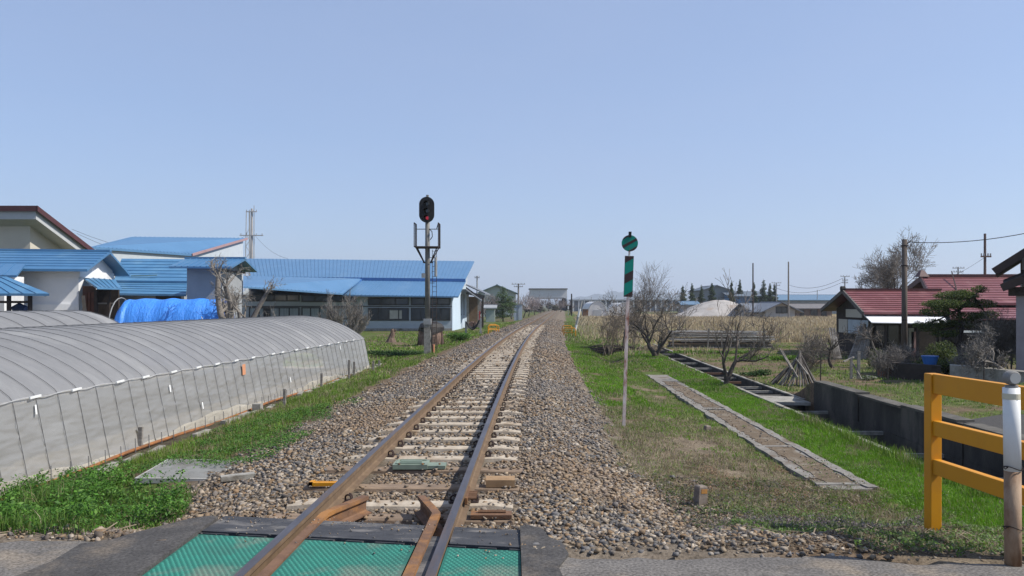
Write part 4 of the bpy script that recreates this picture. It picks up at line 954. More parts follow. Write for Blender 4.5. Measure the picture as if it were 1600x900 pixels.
# big beige building far left
bb = thing('beige_building', (-33, 46, GZ), 'tall beige building with a maroon-edged shed roof behind the white storehouse', 'building')
zf = EYE+(HZ-323)/F*42; x1 = P(58,0,42)[0]; zk = EYE+(HZ-387)/F*47.5; x2 = P(140,0,47.5)[0]
k_ = (zf-zk)/5.5; zend = zf-k_*10
mb = MB(); mb.slab([(-60,42,zf),(x1,42,zf),(x1-.2,52,zend),(-60,52,zend)], .14); r_ = mb.build('roof', mat('pale_roof', (.45,.46,.48), (.38,.39,.41)), bb)
mb = MB(); mb.box(-60,x1+.05,41.93,41.99,zf-.24,zf+.05); mb.add([(x1+.01,41.93,zf-.24),(x1+.07,41.93,zf-.24),(x1+.07,41.93,zf+.05),(x1+.01,41.93,zf+.05),(x1-.19,52,zend-.24),(x1-.13,52,zend-.24),(x1-.13,52,zend+.05),(x1-.19,52,zend+.05)],[(0,1,2,3),(0,4,5,1),(1,5,6,2),(2,6,7,3),(3,7,4,0),(4,7,6,5)]); mb.build('fascia', maroon, r_)
mb = MB(); mb.slab([(-60,42.1,zf-.2),(x1-.12,42.1,zf-.2),(x1-.3,52,zend-.2),(-60,52,zend-.2)], .45); mb.build('soffit', mat('grey_soffit', (.42,.43,.43), (.38,.39,.39)), bb)
wx = P(47,0,43)[0]; kk = lambda y: zf-k_*(y-42)-.5
MB().walls([(-60,43),(wx,43),(wx-.1,51.5),(-60,51.5)], GZ, [kk(43),kk(43),kk(51.5),kk(51.5)]).build('wall', beige, bb)

# large blue roof behind
lb = thing('blue_roofed_hall', (-28, 66, GZ), 'grey hall with a broad blue roof rising behind the storehouse', 'hall')
A_, B_, C_, D_ = P(142,385.5,56), P(300,397,64), P(386,372,75), P(205,370,69)
mb = MB(); roof_plane(mb, A_, B_, C_, D_, .16, n=26, seam=.05); mb.build('roof', mat('blue_roof_far', (.085,.19,.33), (.075,.17,.30), scale=.8, rough=.5), lb)
v = [Vector(p) for p in (A_,B_,C_,D_)]; ce = sum(v, Vector())/4; wv = [ce+(p-ce)*.94 for p in v]
MB().walls([(p.x,p.y) for p in wv], GZ, [p.z-.17 for p in wv]).build('wall', mat('hall_wall', (.42,.46,.48), (.38,.41,.44), rough=.9), lb)
MB().bar(v[1]+Vector((.04,-.05,-.06)), v[2]+Vector((.04,0,-.06)), .08, .2).build('rake_trim', mat('pinkish_trim', (.34,.22,.22), (.28,.18,.18)), lb)

# middle pair of blue roofs
mr = thing('blue_roofed_annex', (-16.5, 39, GZ), 'low annex with two stepped blue metal roofs between the storehouse and the small tower', 'annex')
mb = MB(); roof_plane(mb, P(178,438,37.8), P(292,439,37.8), P(292,405,41.5), P(190,404,41.5), .1, courses=7, seam=.035); mb.build('upper_roof', tealb, mr)
mb = MB(); roof_plane(mb, P(176,458,36), P(291,460,36), P(292,442,37.9), P(184,441,37.9), .09, n=1, courses=5, seam=.035); mb.build('lower_roof', tealb, mr)
a, b = P(180,0,37.2)[0], P(291,0,37.2)[0]
MB().box(a, b-.1, 37.2, 41.4, GZ, P(0,461,37.2)[2]).build('wall', greyw, mr); MB().box(P(243,0,37.1)[0], b-.2, 37.1, 37.19, GZ, P(0,462,37.1)[2]).build('dark_opening', framem, mr)
MB().bar(P(205,431,38.2), P(245,430,38.2), .05, .03).build('moss_strip', mat('moss', (.10,.14,.04), (.08,.1,.03)), mr)
MB().walls([(a,38.3),(b,38.3),(b,41.3),(a,41.3)], 1.9, [P(0,438,37.8)[2]-.02]*2+[P(0,407,41.3)[2]-.15]*2).build('wall', greyw, mr)

# little tower-like store
tw = thing('tower_store', (-12.7, 34.4, GZ), 'narrow grey store with a small blue gable roof, behind the bare tree', 'store')
xl, xr_ = P(292,0,33)[0], P(346,0,33)[0]; M = frame(xl, 33.0, R(2.5))
gable(tw, M, xr_-xl, 2.8, GZ, 3.2, 3.52, .5, greyw, bluem, n=10, seam=.03, eo=.55, t=.08)
MB(M).box(xr_-xl+.002, xr_-xl+.05, -.45, 3.2, 3.0, 3.08).build('gable_trim', framem, tw)

# long blue-roofed building
lo = thing('long_workshop', (-14, 74, GZ), 'long grey workshop with two-tier blue metal roof and rows of windows behind the greenhouse', 'workshop')
yW = 69.6; xa, xb = P(385,0,yW)[0]-.6, P(706,0,yW)[0]
zu, zr_ = 4.05, 6.1
mb = MB(); mb.walls([(xa,yW),(xb,yW),(xb+.1,72.3),(xb+.7,81.4),(xa,81.4)], -.9, [2.45,2.45,3.6,5.8,5.8]); mb.build('wall', palegrey, lo)
blf = mat('workshop_roof_blue', (.088,.19,.33), (.078,.175,.305), scale=.6, rough=.45, c3=(.10,.20,.33), s3=.4, spec=.4)
mb = MB(); roof_plane(mb, P(392,432,72), P(727,436,72), P(741,408,82.5), P(385,404,82.5), .14, n=60, seam=.04); mb.build('upper_roof', blf, lo)
mb = MB(); roof_plane(mb, P(535,460.5,68.3), P(716,463,68.5), P(728,438,72.3), P(566,436,72.3), .12, n=30, seam=.035); mb.build('lower_roof', blf, lo)
mb = MB(); roof_plane(mb, P(380,447.5,60), P(535,458.5,66.5), P(566,435,72.2), P(380,431,70), .12, n=26, seam=.045); mb.build('wing_roof', blf, lo)
mb = MB(); mb.bar(P(392,434,71.9), P(727,438,71.9), .08, .28); mb.bar(P(566,436,72.1), P(535,460,68.2), .14, .12); mb.build('flashing', mat('blue_trim', (.05,.14,.36), (.04,.12,.3)), lo)
I = Matrix.Identity(4)
zz = lambda py, d=yW: EYE-(py-HZ)/F*d
for (p0, p1, t0, t1, n_, m_) in ((574,640,481,501,4,glass),(641,705,481,501,4,glass),(574,640,465,477,3,glass),(641,705,465,477,3,glass),(470,558,480,499,6,curtain),(388,469,480,499,5,curtain),(470,558,461,472,4,glass),(388,469,460,471,4,glass)):
    window(lo, I, P(p0+1,0,yW)[0], P(p1-1,0,yW)[0], zz(t1), zz(t0), yW, n_, m_, fr=.10)
mb = MB(); mb.box(P(609,0,yW)[0], P(628,0,yW)[0], yW-.045, yW-.03, zz(498), zz(485)); mb.build('pale_curtain', mat('cream_curtain', (.45,.43,.38), (.36,.34,.30)), lo)
mb = MB(); mb.box(P(412,0,yW)[0], P(423,0,yW)[0], yW-.08, yW-.065, zz(496), zz(482)); mb.build('dark_opening', framem, lo)
mb = MB(); mb.box(xa, xb+.02, yW-.05, yW-.003, -.9, zz(513)); mb.build('plinth', conc, lo)
mb = MB(); mb.box(xa, xb, yW-.03, yW-.002, zz(479.5), zz(478)); mb.build('belt_trim', framem, lo)
M = frame(xb+.1, 72.3, math.atan2(9.1, .6)); 
for s_ in (3.5, 5.6): window(lo, M, s_, s_+.7, .6, 2.6, 0, 1, glass, out=-1)
MB(frame(xb, yW, math.atan2(2.7,.1))).box(0, 2.6, -.05, -.003, -.9, 2.3).build('end_panel', paleblue, lo); MB(M).box(0, 9, -.04, -.003, -.9, 3.4).build('end_panel', paleblue, lo)

# open timber shed right of the workshop
os_ = thing('open_timber_shed', P(742,510,77), 'dark open timber shed with sloping roof at the right end of the workshop', 'shed')
mb = MB(); mb.slab([P(728,444,76), P(758,458,76), (P(758,0,76)[0]+.3,84,P(0,458,76)[2]), (P(728,0,76)[0]+.3,84,P(0,444,76)[2])], .12); mb.slab([P(728,452,75.5), P(753,470,75.5), P(753,466,77), P(728,448,77)], .1); mb.build('roof', slate, os_)
for px, t_ in ((731,455),(748,462),(754,464)): x = P(px,0,76.5)[0]; MB().box(x-.1,x+.1,76.4,76.6,-.8,zz(t_,76.5)).build('post', darkwood if px > 750 else greywood, os_)
MB().box(P(729,0,79)[0], P(749,0,79)[0], 79, 79.1, -.8, 2.4).build('board_wall', mat('tan_board', (.22,.15,.09), (.15,.10,.06)), os_)
MB().bar(P(729,457,75.9), P(757,464,75.9), .1, .3).build('beam', framem, os_)
mb = MB()
for i in range(14): x = P(731+i*1.3,0,77.5)[0]; mb.box(x-.12,x+.1,77.2+rr.random(),77.6+rr.random(),-.8,-.5+rr.random()*.5)
mb.build('stored_clutter', mat('clutter', (.25,.15,.12), (.1,.08,.08), scale=9), os_)
MB().bar(P(749,500,75.9), P(749.5,486,75.9), .12, .1).build('red_pipe', mat('red_paint', (.35,.04,.04), (.25,.03,.03)), os_)
# hose between posts
hs = thing('hanging_hose', P(740,520,58), 'black hose drooping between two short grey posts beside the track', 'hose')
for px, t_, bq in ((728,502,523),(751,497,520)): x = P(px,0,58)[0]; MB().bar((x,58,-.7),(x,58,zz(t_,58)), .13, .13).build('post', alum, hs)
for k in range(3):
    pts = [P(729+20*t, 503+(10+1.6*k)*math.sin(math.pi*t)**.8-3*t, 57.9-k*.05) for t in np.linspace(0, 1, 12)]; MB().tube(pts, .055, 6).build('hose_loop', blackm, hs)

# blue tarp tunnel
d0 = 30; x0, x1 = P(168,0,d0)[0], P(338,0,d0)[0]
tt = thing('tarp_shelter', ((x0+x1)/2, d0+1, GZ), 'low tunnel shelter covered with bright blue tarpaulin behind the greenhouse', 'tarp shelter')
rows = []
for i, x in enumerate(np.linspace(x0, x1, 40)):
    t = i/39; h_ = 2.60-.05*math.sin(t*math.pi*4)**2-.35*max(0, (.06-t)/.06); r_ = []
    for a in np.linspace(0, math.pi, 15):
        wv_ = .012*math.sin(t*43)+.05*float(fbm(t*14, a*3)-.5)
        r_.append((x+.15*math.cos(a)*(t < .1), d0+1.1-(1.1+wv_)*math.cos(a), GZ+(h_+wv_*.6)*math.sin(a)**.62))
    rows.append(r_)
V = np.array(rows).reshape(-1,3); a = (np.arange(39)[:,None]*15+np.arange(14)[None,:]).ravel()
npmesh('tarpaulin', V, np.stack([a,a+1,a+16,a+15],-1), tarp, parent=tt, smooth=True)
for xx in (x0-.02, x1+.04):
    mb = MB(); mb.tube([(xx, d0+1.1-1.15*math.cos(a), GZ+2.62*math.sin(a)**.62) for a in np.linspace(0, math.pi, 15)], .02, 5); mb.build('hoop', alum, tt)
mb = MB(); mb.add([(x1-.05,)+r_[1:] for r_ in rows[-1]], [tuple(range(15))]); mb.build('end_flap', mat('dark_blue_tarp', (.02,.06,.25), (.015,.05,.2)), tt)
for k in range(4): MB().bar((x1-.55+.16*k,d0-.05,GZ+1.9-.1*k),(x1-.2+.17*k,d0-.12,GZ+1.2), .018, .018).build('white_string', whitem, tt)

# straw bundle and stump
X_, Y_, _z = P(673, 538, 44)
st_ = thing('straw_bundle', (X_, Y_, -.62), 'round brown straw bundle capped with black sheet behind the signal mast', 'straw bundle')
rb = []
for i in range(60):
    a = i/60*6.283; r0 = .68+rr.uniform(-.05,.05); mb_ = (X_+r0*math.cos(a), Y_+r0*math.sin(a))
    rb.append(((mb_[0]+rr.uniform(-.05,.05), mb_[1], -.66), (X_+(r0-.1)*math.cos(a), Y_+(r0-.1)*math.sin(a), .35)))
mb = MB(); mb.tube([(X_,Y_,-.7),(X_,Y_,-.1),(X_,Y_,.42)], [.66,.68,.56], 20)
for p, q_ in rb: mb.bar(p, q_, .06, .05)
mb.build('straw', straw_m, st_)
mb = MB(); pr_ = [(.72,.1),(.70,.35),(.58,.55),(.35,.66),(.05,.70)]
vs = []; nn_ = 22
for r0, z in pr_:
    for i in range(nn_): a = i/nn_*6.283; q_ = r0*(1+.08*math.sin(a*3+z*4)); vs.append((X_+q_*math.cos(a), Y_+q_*math.sin(a), z+.09*math.sin(a*2+1)*(z < .3)))
mb.add(vs, [(j*nn_+i, j*nn_+(i+1)%nn_, (j+1)*nn_+(i+1)%nn_, (j+1)*nn_+i) for j in range(4) for i in range(nn_)]+[tuple(4*nn_+i for i in range(nn_))]); mb.build('black_sheet', mat('black_sheet', (.03,.027,.025), (.02,.018,.017), rough=.6, bump=.5, bscale=8), st_)
X_, Y_, _z = P(611, 531, 48)
mb = MB(); mb.tube([(X_,Y_,-.8),(X_+.02,Y_,-.4),(X_+.1,Y_,-.1),(X_+.05,Y_,.12)], [.42,.2,.14,.10], 9); mb.tube([(X_+.1,Y_,-.1),(X_+.3,Y_,.08)], [.08,.06], 7)
tag(mb.build('stump', mat('stump_brown', (.16,.11,.08), (.09,.06,.045), scale=8, bump=.8), loc=(X_,Y_,-.7)), 'gnarled brown tree stump in the grass between the greenhouse and the workshop', 'stump')

# ------------------------------------------------------------------ trees
def nrm(v): return v/(np.linalg.norm(v)+1e-9)
def bare_tree(label, base, h, r0, seed, spread=.9, levels=4, trunk_frac=.3, nl=5, up=.25, name='bare_tree', bm=None, tm=None, droop=0, gnarl=.18, group=None, dens=1.0, lean=(0,0), tmin=.004, cat='tree', trunks=1, tj=.25):
    r_ = np.random.default_rng(seed); base = np.array(base, float)
    root = thing(name, tuple(base), label, cat, group)
    T = MB(); W_ = MB(); q = []
    for t_ in range(trunks):
        d0_ = nrm(np.array([lean[0]+r_.normal(0,.05+tj*(trunks > 1)), lean[1]+r_.normal(0,.05+tj*.8*(trunks > 1)), 1]))
        q.append((base+np.array([r_.normal(0,.12),r_.normal(0,.1),0])*(trunks > 1)-np.array([0,0,.08]), d0_, h*trunk_frac*(1 if trunks == 1 else r_.uniform(.7,1.3)), r0*(1 if trunks == 1 else r_.uniform(.6,1)), 0))
    while q:
        p, d, L, r, lv = q.pop()
        k = 5 if lv < 2 else 4; pts = [p]; rad = [r]; dd = d.copy(); st = L/k
        for i in range(k):
            dd = nrm(dd+r_.normal(0, gnarl, 3)+np.array([0,0,(up-droop*lv)*.3])); pts.append(pts[-1]+dd*st); rad.append(max(r*(1-(.45 if lv == 0 else .65)*(i+1)/k), tmin*.7))
        (T if lv < 2 else W_).tube(pts, rad, 8 if lv == 0 else (5 if lv == 1 else 3), cap=False)
        if lv < levels:
            nb = max(2, int(round((nl if lv == 0 else nl+1)*dens)))
            for j in range(nb):
                i = k if (j == 0 or lv == 0 and j < nb-1) else r_.integers(1, k+1)
                o = pts[i]; a = r_.random()*6.283; base_d = nrm(pts[i]-pts[i-1])
                perp = nrm(np.cross(base_d, [math.cos(a), math.sin(a), .3])); sp = spread*(.5+.7*r_.random())
                nd = nrm(base_d+perp*sp+np.array([0,0,up*.6]))
                Lc = (h*(1-trunk_frac)*.52 if lv == 0 else L*.62)*r_.uniform(.7,1.2)
                q.append((o, nd, Lc, max(rad[i]*(.75 if lv == 0 else .7), tmin), lv+1))
    T.build('trunk', bm or bark, root, smooth=True); W_.build('crown', tm or twigm, root)
    return root
def gp(px, py, d=None):
    if d is None: return G(px, py)
    x = (px-800)/F*d; return (x, d, H(x, d))
bare_tree('dark gnarled orchard tree just right of the striped signal sign, left of the timber pile', gp(1026,551,33), 3.3, .13, 21, 1.25, 4, .24, 5, .10, gnarl=.24, dens=1.0, lean=(-.3,0), tmin=.0085)
bare_tree('thin bare tree standing at the channel edge in front of the timber pile', gp(1134,606,21.6), 3.1, .085, 6, .95, 4, .26, 5, .30, gnarl=.18, lean=(.0,0), tmin=.0065, dens=.9)
bare_tree('tall thin bare tree directly behind the striped signal sign', gp(975,545,42), 4.1, .08, 14, .8, 4, .3, 5, .35, tm=twigm, tmin=.005)
bare_tree('bushy grey tree just left of the timber pile', gp(1052,545,48), 3.6, .10, 33, .9, 4, .22, 5, .25, tmin=.008, dens=.9, tm=MATS['tan_twigs'] if 'tan_twigs' in MATS else barkg)
bare_tree('small crooked tree beside the leaning sticks and the red-roofed shed', gp(1308,562,27), 2.4, .07, 8, 1.0, 3, .34, 4, .25, gnarl=.3, lean=(-.5,0), tmin=.006)
bare_tree('dark leaning shrub above the stick tepee', gp(1262,565,27), 1.7, .04, 12, .9, 3, .3, 4, .25, gnarl=.28, lean=(.3,0), tmin=.005, cat='shrub', name='bare_shrub')
bare_tree('large round-crowned bare tree behind the red-roofed shed and the thick wooden pole', gp(1400,500,62), 7.2, .20, 19, 1.15, 5, .30, 6, .18, tm=barkg, tmin=.013, gnarl=.10, dens=.8)
bare_tree('pollarded small tree with knobbly crown before the white shed awning', gp(1401,592,25), 2.15, .045, 41, 1.3, 3, .66, 6, .0, gnarl=.25, tmin=.006, bm=barkg)
bare_tree('white-limbed leaning tree at the right edge, above the low garden wall', gp(1588,596,19.5), 2.0, .075, 52, .9, 4, .5, 5, .2, gnarl=.34, lean=(-.55,.1), bm=barkg, tm=barkg, tmin=.006)
bare_tree('bare bush before the red-roofed house, right of the pine', gp(1560,590,23), 2.1, .05, 53, 1.0, 4, .25, 6, .25, tm=barkg, bm=barkg, tmin=.005, name='bare_shrub', cat='shrub', trunks=3)
bare_tree('large pruned bare tree with thick bundled trunk in front of the grey tower store', gp(368,560,29.8), 3.9, .17, 61, 1.1, 4, .72, 6, .05, bm=barkg, tm=mat('greyish_twigs', (.26,.235,.20), (.18,.16,.14)), gnarl=.13, tmin=.007, trunks=7, dens=.55, tj=.07)
bare_tree('broad twiggy bush just right of the thick pruned tree, in front of the workshop', gp(420,560,31), 2.6, .08, 62, 1.3, 4, .3, 6, -.05, bm=barkg, tm=MATS['greyish_twigs'], gnarl=.25, tmin=.006, name='bare_shrub', cat='shrub')
bare_tree('upright twiggy bush in front of the middle of the workshop windows', gp(530,545,33), 2.75, .04, 63, .5, 4, .35, 5, .5, bm=barkg, tm=MATS['greyish_twigs'], tmin=.006, trunks=4, name='bare_shrub', cat='shrub')
for i, (px, lab, h_) in enumerate(((948,'leftmost scrubby bush of whips beside the brush pile, near the leaning white pole',1.9),(966,'scrubby bush of thin whips behind the striped signal sign',2.2),(988,'scrubby bush of thin whips right of the striped signal sign',2.0))):
    bare_tree(lab, gp(px,540,37+i), h_, .022, 70+i, .45, 3, .5, 4, .4, tm=mat('tan_twigs', (.27,.21,.16), (.2,.16,.12)), bm=mat('tan_twigs', (.27,.21,.16)), tmin=.006, trunks=7, name='whip_bush', cat='bush', group='scrubby whip bushes by the brush pile')
for i, (px, py, d, h_, lab) in enumerate(((1255,590,25,.9,'low bare shrub right behind the stick tepee'),(1395,590,24,1.15,'hedge-like twiggy shrub at the foot of the thick wooden pole'),(1425,590,24.5,1.1,'twiggy shrub between the thick wooden pole and the blue bucket'),(1375,592,23.5,1.0,'twiggy shrub left of the thick wooden pole foot'),(1520,590,22,1.2,'low twiggy shrub right of the blue bucket, over the low wall'),(1275,575,30,1.3,'twiggy shrub left of the leaning sticks at the shed corner'))):
    bare_tree(lab, gp(px,py,d), h_, .02, 90+i, .9, 3, .35, 5, .25, tm=barkg if i else twigm, bm=barkg, tmin=.005, trunks=8, name='twiggy_shrub', cat='shrub', group='twiggy garden shrubs', gnarl=.25)

def cloud(cs, n, size, cols, seed, flat=.7, shell=.5, needle=False):
    r_ = np.random.default_rng(seed); cs = np.array(cs, float)
    wgt = cs[:,3]*cs[:,4]*cs[:,5]; idx = r_.choice(len(cs), n, p=wgt/wgt.sum())
    v = r_.normal(size=(n,3)); v /= np.linalg.norm(v, axis=1)[:,None]; rad = (shell+(1-shell)*r_.random(n)**.5)[:,None]*r_.uniform(.8,1.12,(n,1))
    p = cs[idx,:3]+v*rad*cs[idx,3:6]
    c = np.array(cols)[r_.integers(0,len(cols),n)]*r_.uniform(.65,1.3,(n,1))
    return p[:,0], p[:,1], p[:,2], r_.uniform(.6,1.3,n)*size, c
PINE = [(.07,.11,.028),(.11,.155,.035),(.05,.08,.024),(.15,.18,.045)]
# garden pine
pb = gp(1502,600,24.5); pine = thing('garden_pine', pb, 'Japanese garden pine with layered flat foliage pads beside the thick wooden pole', 'pine')
mb = MB(); pt_ = lambda px, py, d=24.5: Vector(P(px, py, d))
tk = [Vector(pb)-Vector((0,0,.1)), pt_(1506,570), pt_(1498,540), pt_(1503,510), pt_(1498,485), pt_(1520,462)]
mb.tube(tk, [.10,.09,.085,.07,.055,.03], 8)
pads = [(1495,462,34,8,.0),(1530,452,14,6,.1),(1480,475,38,8,-.2),(1535,475,22,8,.2),(1462,488,24,7,-.3),(1512,494,28,7,-.3),(1470,505,22,6,.2),(1455,513,20,6,.0),(1490,508,30,6,.3),(1545,492,18,7,.3),(1475,522,22,5,-.3),(1440,508,16,5,.1)]
cs = []
for px, py, rx, rz, dy in pads:
    k = 24.5/F; c_ = pt_(px, py, 24.5+dy); cs.append((c_.x, c_.y, c_.z, rx*k, rx*k*.8, rz*k))
    for j in range(3): cs.append((c_.x+rr.uniform(-.7,.7)*rx*k, c_.y+rr.uniform(-.2,.2), c_.z+rr.uniform(-.02,.07), rx*k*.4, rx*k*.35, rz*k*.9))
    s_ = min(tk, key=lambda p: (p-c_).length); mb.tube([s_, s_.lerp(c_, .5)+Vector((0,0,-.04)), c_-Vector((0,0,rz*k*.5))], [.03,.022,.012], 5)
mb.build('trunk', bark, pine, smooth=True)
leaves('crown', *cloud(cs, 30000, .026, PINE, 3), .7, parent=pine)
def bush(label, c, rx, ry, rz, n, size, cols, seed, name='evergreen_shrub', cat='shrub', group=None, k=9):
    r_ = np.random.default_rng(seed); root = thing(name, (c[0],c[1],c[2]), label, cat, group)
    cs = [(c[0]+r_.uniform(-.6,.6)*rx, c[1]+r_.uniform(-.5,.5)*ry, c[2]+rz+r_.uniform(-.5,.5)*rz, rx*.5, ry*.5, rz*.55) for _ in range(k)]
    leaves('crown', *cloud(cs, n, size, cols, seed), .8, parent=root)
    MB().tube([(c[0],c[1],c[2]-.1),(c[0],c[1],c[2]+rz*1.2)], [max(rx*.08,.03),.02], 6).build('trunk', bark, root)
    return root
bush('rounded green shrub at the left foot of the thick wooden pole', gp(1375,570,26.5), .48, .4, .36, 3500, .03, [(.09,.12,.025),(.06,.09,.02),(.13,.15,.04)], 5)
bush('dark evergreen shrub below the garden pine, behind the blue bucket', gp(1478,580,23.5), .75, .5, .30, 5000, .03, PINE, 6)
bush('dark evergreen mass right of the pine trunk, behind the low garden wall', gp(1545,578,24), .85, .5, .36, 6000, .03, PINE, 7)
bush('dark conifer shrub under the white awning beside the pole', gp(1475,540,26.5), .8, .4, .5, 4500, .03, PINE, 8)
bush('white flowering low plant on the garden lawn by the crossed wooden frame', gp(1352,582,22.5), .38, .2, .07, 900, .022, [(.6,.6,.52),(.10,.14,.04),(.08,.12,.03)], 9, name='flowering_plant', cat='plant')
bush('green leafy vegetable patch plants behind the bare channel-side tree', gp(1215,545,31), 1.9, .5, .09, 2600, .05, [(.14,.26,.03),(.10,.2,.02)], 11, name='vegetable_row', cat='vegetables', k=26)
bush('row of leafy greens left of the channel-side tree', gp(1112,545,35), 2.0, .5, .07, 1800, .05, [(.13,.24,.03),(.10,.18,.02)], 12, name='vegetable_row', cat='vegetables', k=26)
bush('bright leafy clump at the foot of the straw bundle', gp(715,532,46), .75, .4, .28, 1800, .05, [(.13,.26,.05),(.09,.2,.03)], 13, name='leafy_clump', cat='plant')
bush('dark green vegetable bed just past the far end of the greenhouse', gp(617,551,35), 1.5, .7, .14, 3600, .045, [(.05,.11,.03),(.04,.09,.025),(.08,.14,.04)], 14, name='vegetable_bed', cat='vegetables', k=30)
bush('clump of spiky green garden leaves right of the channel-side tree', gp(1180,583,24), .5, .25, .11, 1000, .035, [(.07,.14,.04),(.05,.11,.03)], 15, name='garden_plant', cat='plant')
def spikes(label, c, rx, n, h_, w_=.02, cols=None):
    X = c[0]+rng.normal(0, rx/2, n); Y = c[1]+rng.normal(0, rx/3, n)
    cc = (GREEN if cols is None else cols)[rng.integers(0, 3, n)]*.8
    o = blades('leafy_tuft', X, Y, height(X,Y), rng.uniform(.6,1,n)*h_, np.full(n, w_), cc, .3); tag(o, label, 'plant', kind='stuff')
spikes('small tuft of upright leaves beside the channel-side tree foot', gp(1108,612,20.3), .3, 90, .16)
# conifers
def conifer(label, px, d, py0, wpx, seed, dark=1.0, group=None, name='conifer'):
    x = (px-800)/F*d; z0 = H(x, d); zt_ = EYE+(HZ-py0)/F*d; h_ = zt_-z0; r_ = np.random.default_rng(seed)
    root = thing(name, (x,d,z0), label, 'tree', group)
    MB().tube([(x,d,z0-.2),(x,d,zt_-h_*.05)], [h_*.022, .03], 6).build('trunk', bark, root)
    cs = []; W_ = wpx/F*d/2
    for i in range(34):
        t = .12+.86*i/33; rw_ = W_*((1-t)**.75 if name == 'conifer' else 1.25*math.sin(math.pi*(.12+.88*t))**.7)*(.75+.5*r_.random()); a = r_.random()*6.283
        cs.append((x+.6*rw_*math.cos(a), d+.6*rw_*math.sin(a), z0+h_*t, rw_*.85+.12, rw_*.85+.12, h_*.045))
    leaves('crown', *cloud(cs, 5200, .10*h_/5, [tuple(v*dark for v in c) for c in [(.05,.08,.03),(.035,.06,.025),(.07,.10,.035)]], seed, shell=.3), .7, parent=root)
lab3 = ['leftmost dark conifer on the skyline right of the striped signal sign','second dark conifer on the skyline, narrow and pointed','third dark conifer, just left of the mound-top grey hall','dark conifer directly behind the grey hall roof','pointed dark conifer behind the blue hall, left of the black pole','dark conifer touching the black pole from the right','tallest dark conifer above the blue hall','dark conifer right of the tallest one','last dark conifer on the right, beside a utility pole','small dark conifer behind the grey hall gable']
for i, (px, py, wd) in enumerate(((1067,446,16),(1081,443,14),(1096,446,13),(1112,441,14),(1143,440,11),(1178,442,12),(1193,437,17),(1203,443,14),(1210,444,12),(1156,437,12))):
    conifer(lab3[i], px, 165+i*2, py, wd, 200+i, group='dark conifers on the right skyline')
conifer('broad olive-green conifer left of the track, before the pale green-grey house', 786, 108, 448, 22, 300, 1.7, name='cypress')

# distant bare trees and pale blossom shrubs at the end of the line
k = 0
spots = [(762,118,4.2,0),(772,128,4.6,0),(800,125,4.0,0),(818,135,4.4,1),(826,150,4.8,1),(836,170,4.6,1),(845,200,4.5,0),(857,230,4.4,0),(876,200,4.0,0),(890,170,3.2,0),(752,112,3.6,1),(842,240,5,1),(868,260,4.2,0)]
words = ['first from the left behind the open timber shed','second, behind the small green shed','third, right of the olive conifer','at the left foot of the elevated white building','touching the elevated building from the left','under the left end of the elevated building','beneath the elevated building, left part','beneath the elevated building, centre','under the right leg of the elevated building','right of the elevated building by the small marker','left of the small green shed','far under the elevated building beyond the first','farthest, seen through the elevated building']
for i, (px, d, h_, pl_) in enumerate(spots):
    bare_tree('distant bare pinkish-grey tree '+words[i], gp(px, 0, d), h_, .12, 400+i, .8, 3, .25, 6, .2, tm=mat('blossom_twigs', (.36,.30,.29), (.26,.22,.21)) if pl_ else mat('far_twigs', (.24,.20,.18), (.17,.14,.13)), tmin=.022, group='distant bare trees along the line')

# ------------------------------------------------------------------ right-hand garden things
# timber pile
tpile = thing('timber_pile', gp(1125,543,40), 'long stack of weathered poles and boards held by upright stakes in the garden', 'timber pile')
for i in range(64):
    row = i % 7; z = -.50+row*.118+rr.uniform(-.045,.045); a = rr.uniform(0,1.3) if rr.random() < .45 else 0; b = rr.uniform(0,.25)
    x0, x1 = P(1043,0,40)[0]+a+rr.uniform(0,.15), P(1208,0,40)[0]-rr.uniform(0,1.6)*(row > 4)-b
    tilt = .10*(row > 3); y = 39.6+(i//7)*.09
    MB().bar((x0,y,z+tilt*.5), (x1,y+rr.uniform(-.1,.1),z+rr.uniform(-.03,.03)), rr.uniform(.035,.1), rr.uniform(.03,.075)).build('pole', rr.choice([greywood, mat('silver_wood', (.50,.47,.43), (.34,.32,.29), scale=11, rough=.95), wood, greywood]), tpile)
for px in (1052,1106,1128,1156,1194): x = P(px,0,39.4)[0]; MB().bar((x,39.45,-.75),(x+rr.uniform(-.1,.1),39.4,.42 if px in (1106,1194) else .2), .07, .06).build('stake', greywood, tpile)
for px in (1062,1120,1180): x = P(px,0,40)[0]; MB().box(x-.15,x+.15,39.5,40.4,-.7,-.56).build('bearer', darkwood, tpile)
# brush pile
bp = thing('brush_pile', gp(960,543,38), 'low dark pile of cut branches behind the striped signal sign', 'brush pile')
mb = MB()
for i in range(420):
    x = bp.location.x+rr.gauss(0,.8); y = 38+rr.gauss(0,.3); z = bp.location.z+abs(rr.gauss(0,.13)); a = rr.uniform(-.5,.5); L = rr.uniform(.3,.9)
    mb.bar((x-L/2*math.cos(a),y-L/2*math.sin(a),z),(x+L/2*math.cos(a),y+L/2*math.sin(a),z+rr.uniform(-.08,.12)), .02, .02)
mb.build('branches', mat('dark_brush', (.075,.06,.052), (.045,.036,.032), scale=10), bp)
mb = MB()
for i in range(90):
    x, y = P(1000+rr.gauss(0,5),0,37.5)[0], 37.5+rr.gauss(0,.2); mb.bar((x,y,bp.location.z+.05), (x+rr.uniform(.2,1.0),y+rr.uniform(-.2,.2),bp.location.z+rr.uniform(.1,.42)), .018, .018)
mb.build('pale_reeds', mat('pale_reed', (.38,.30,.20), (.28,.22,.15)), bp)
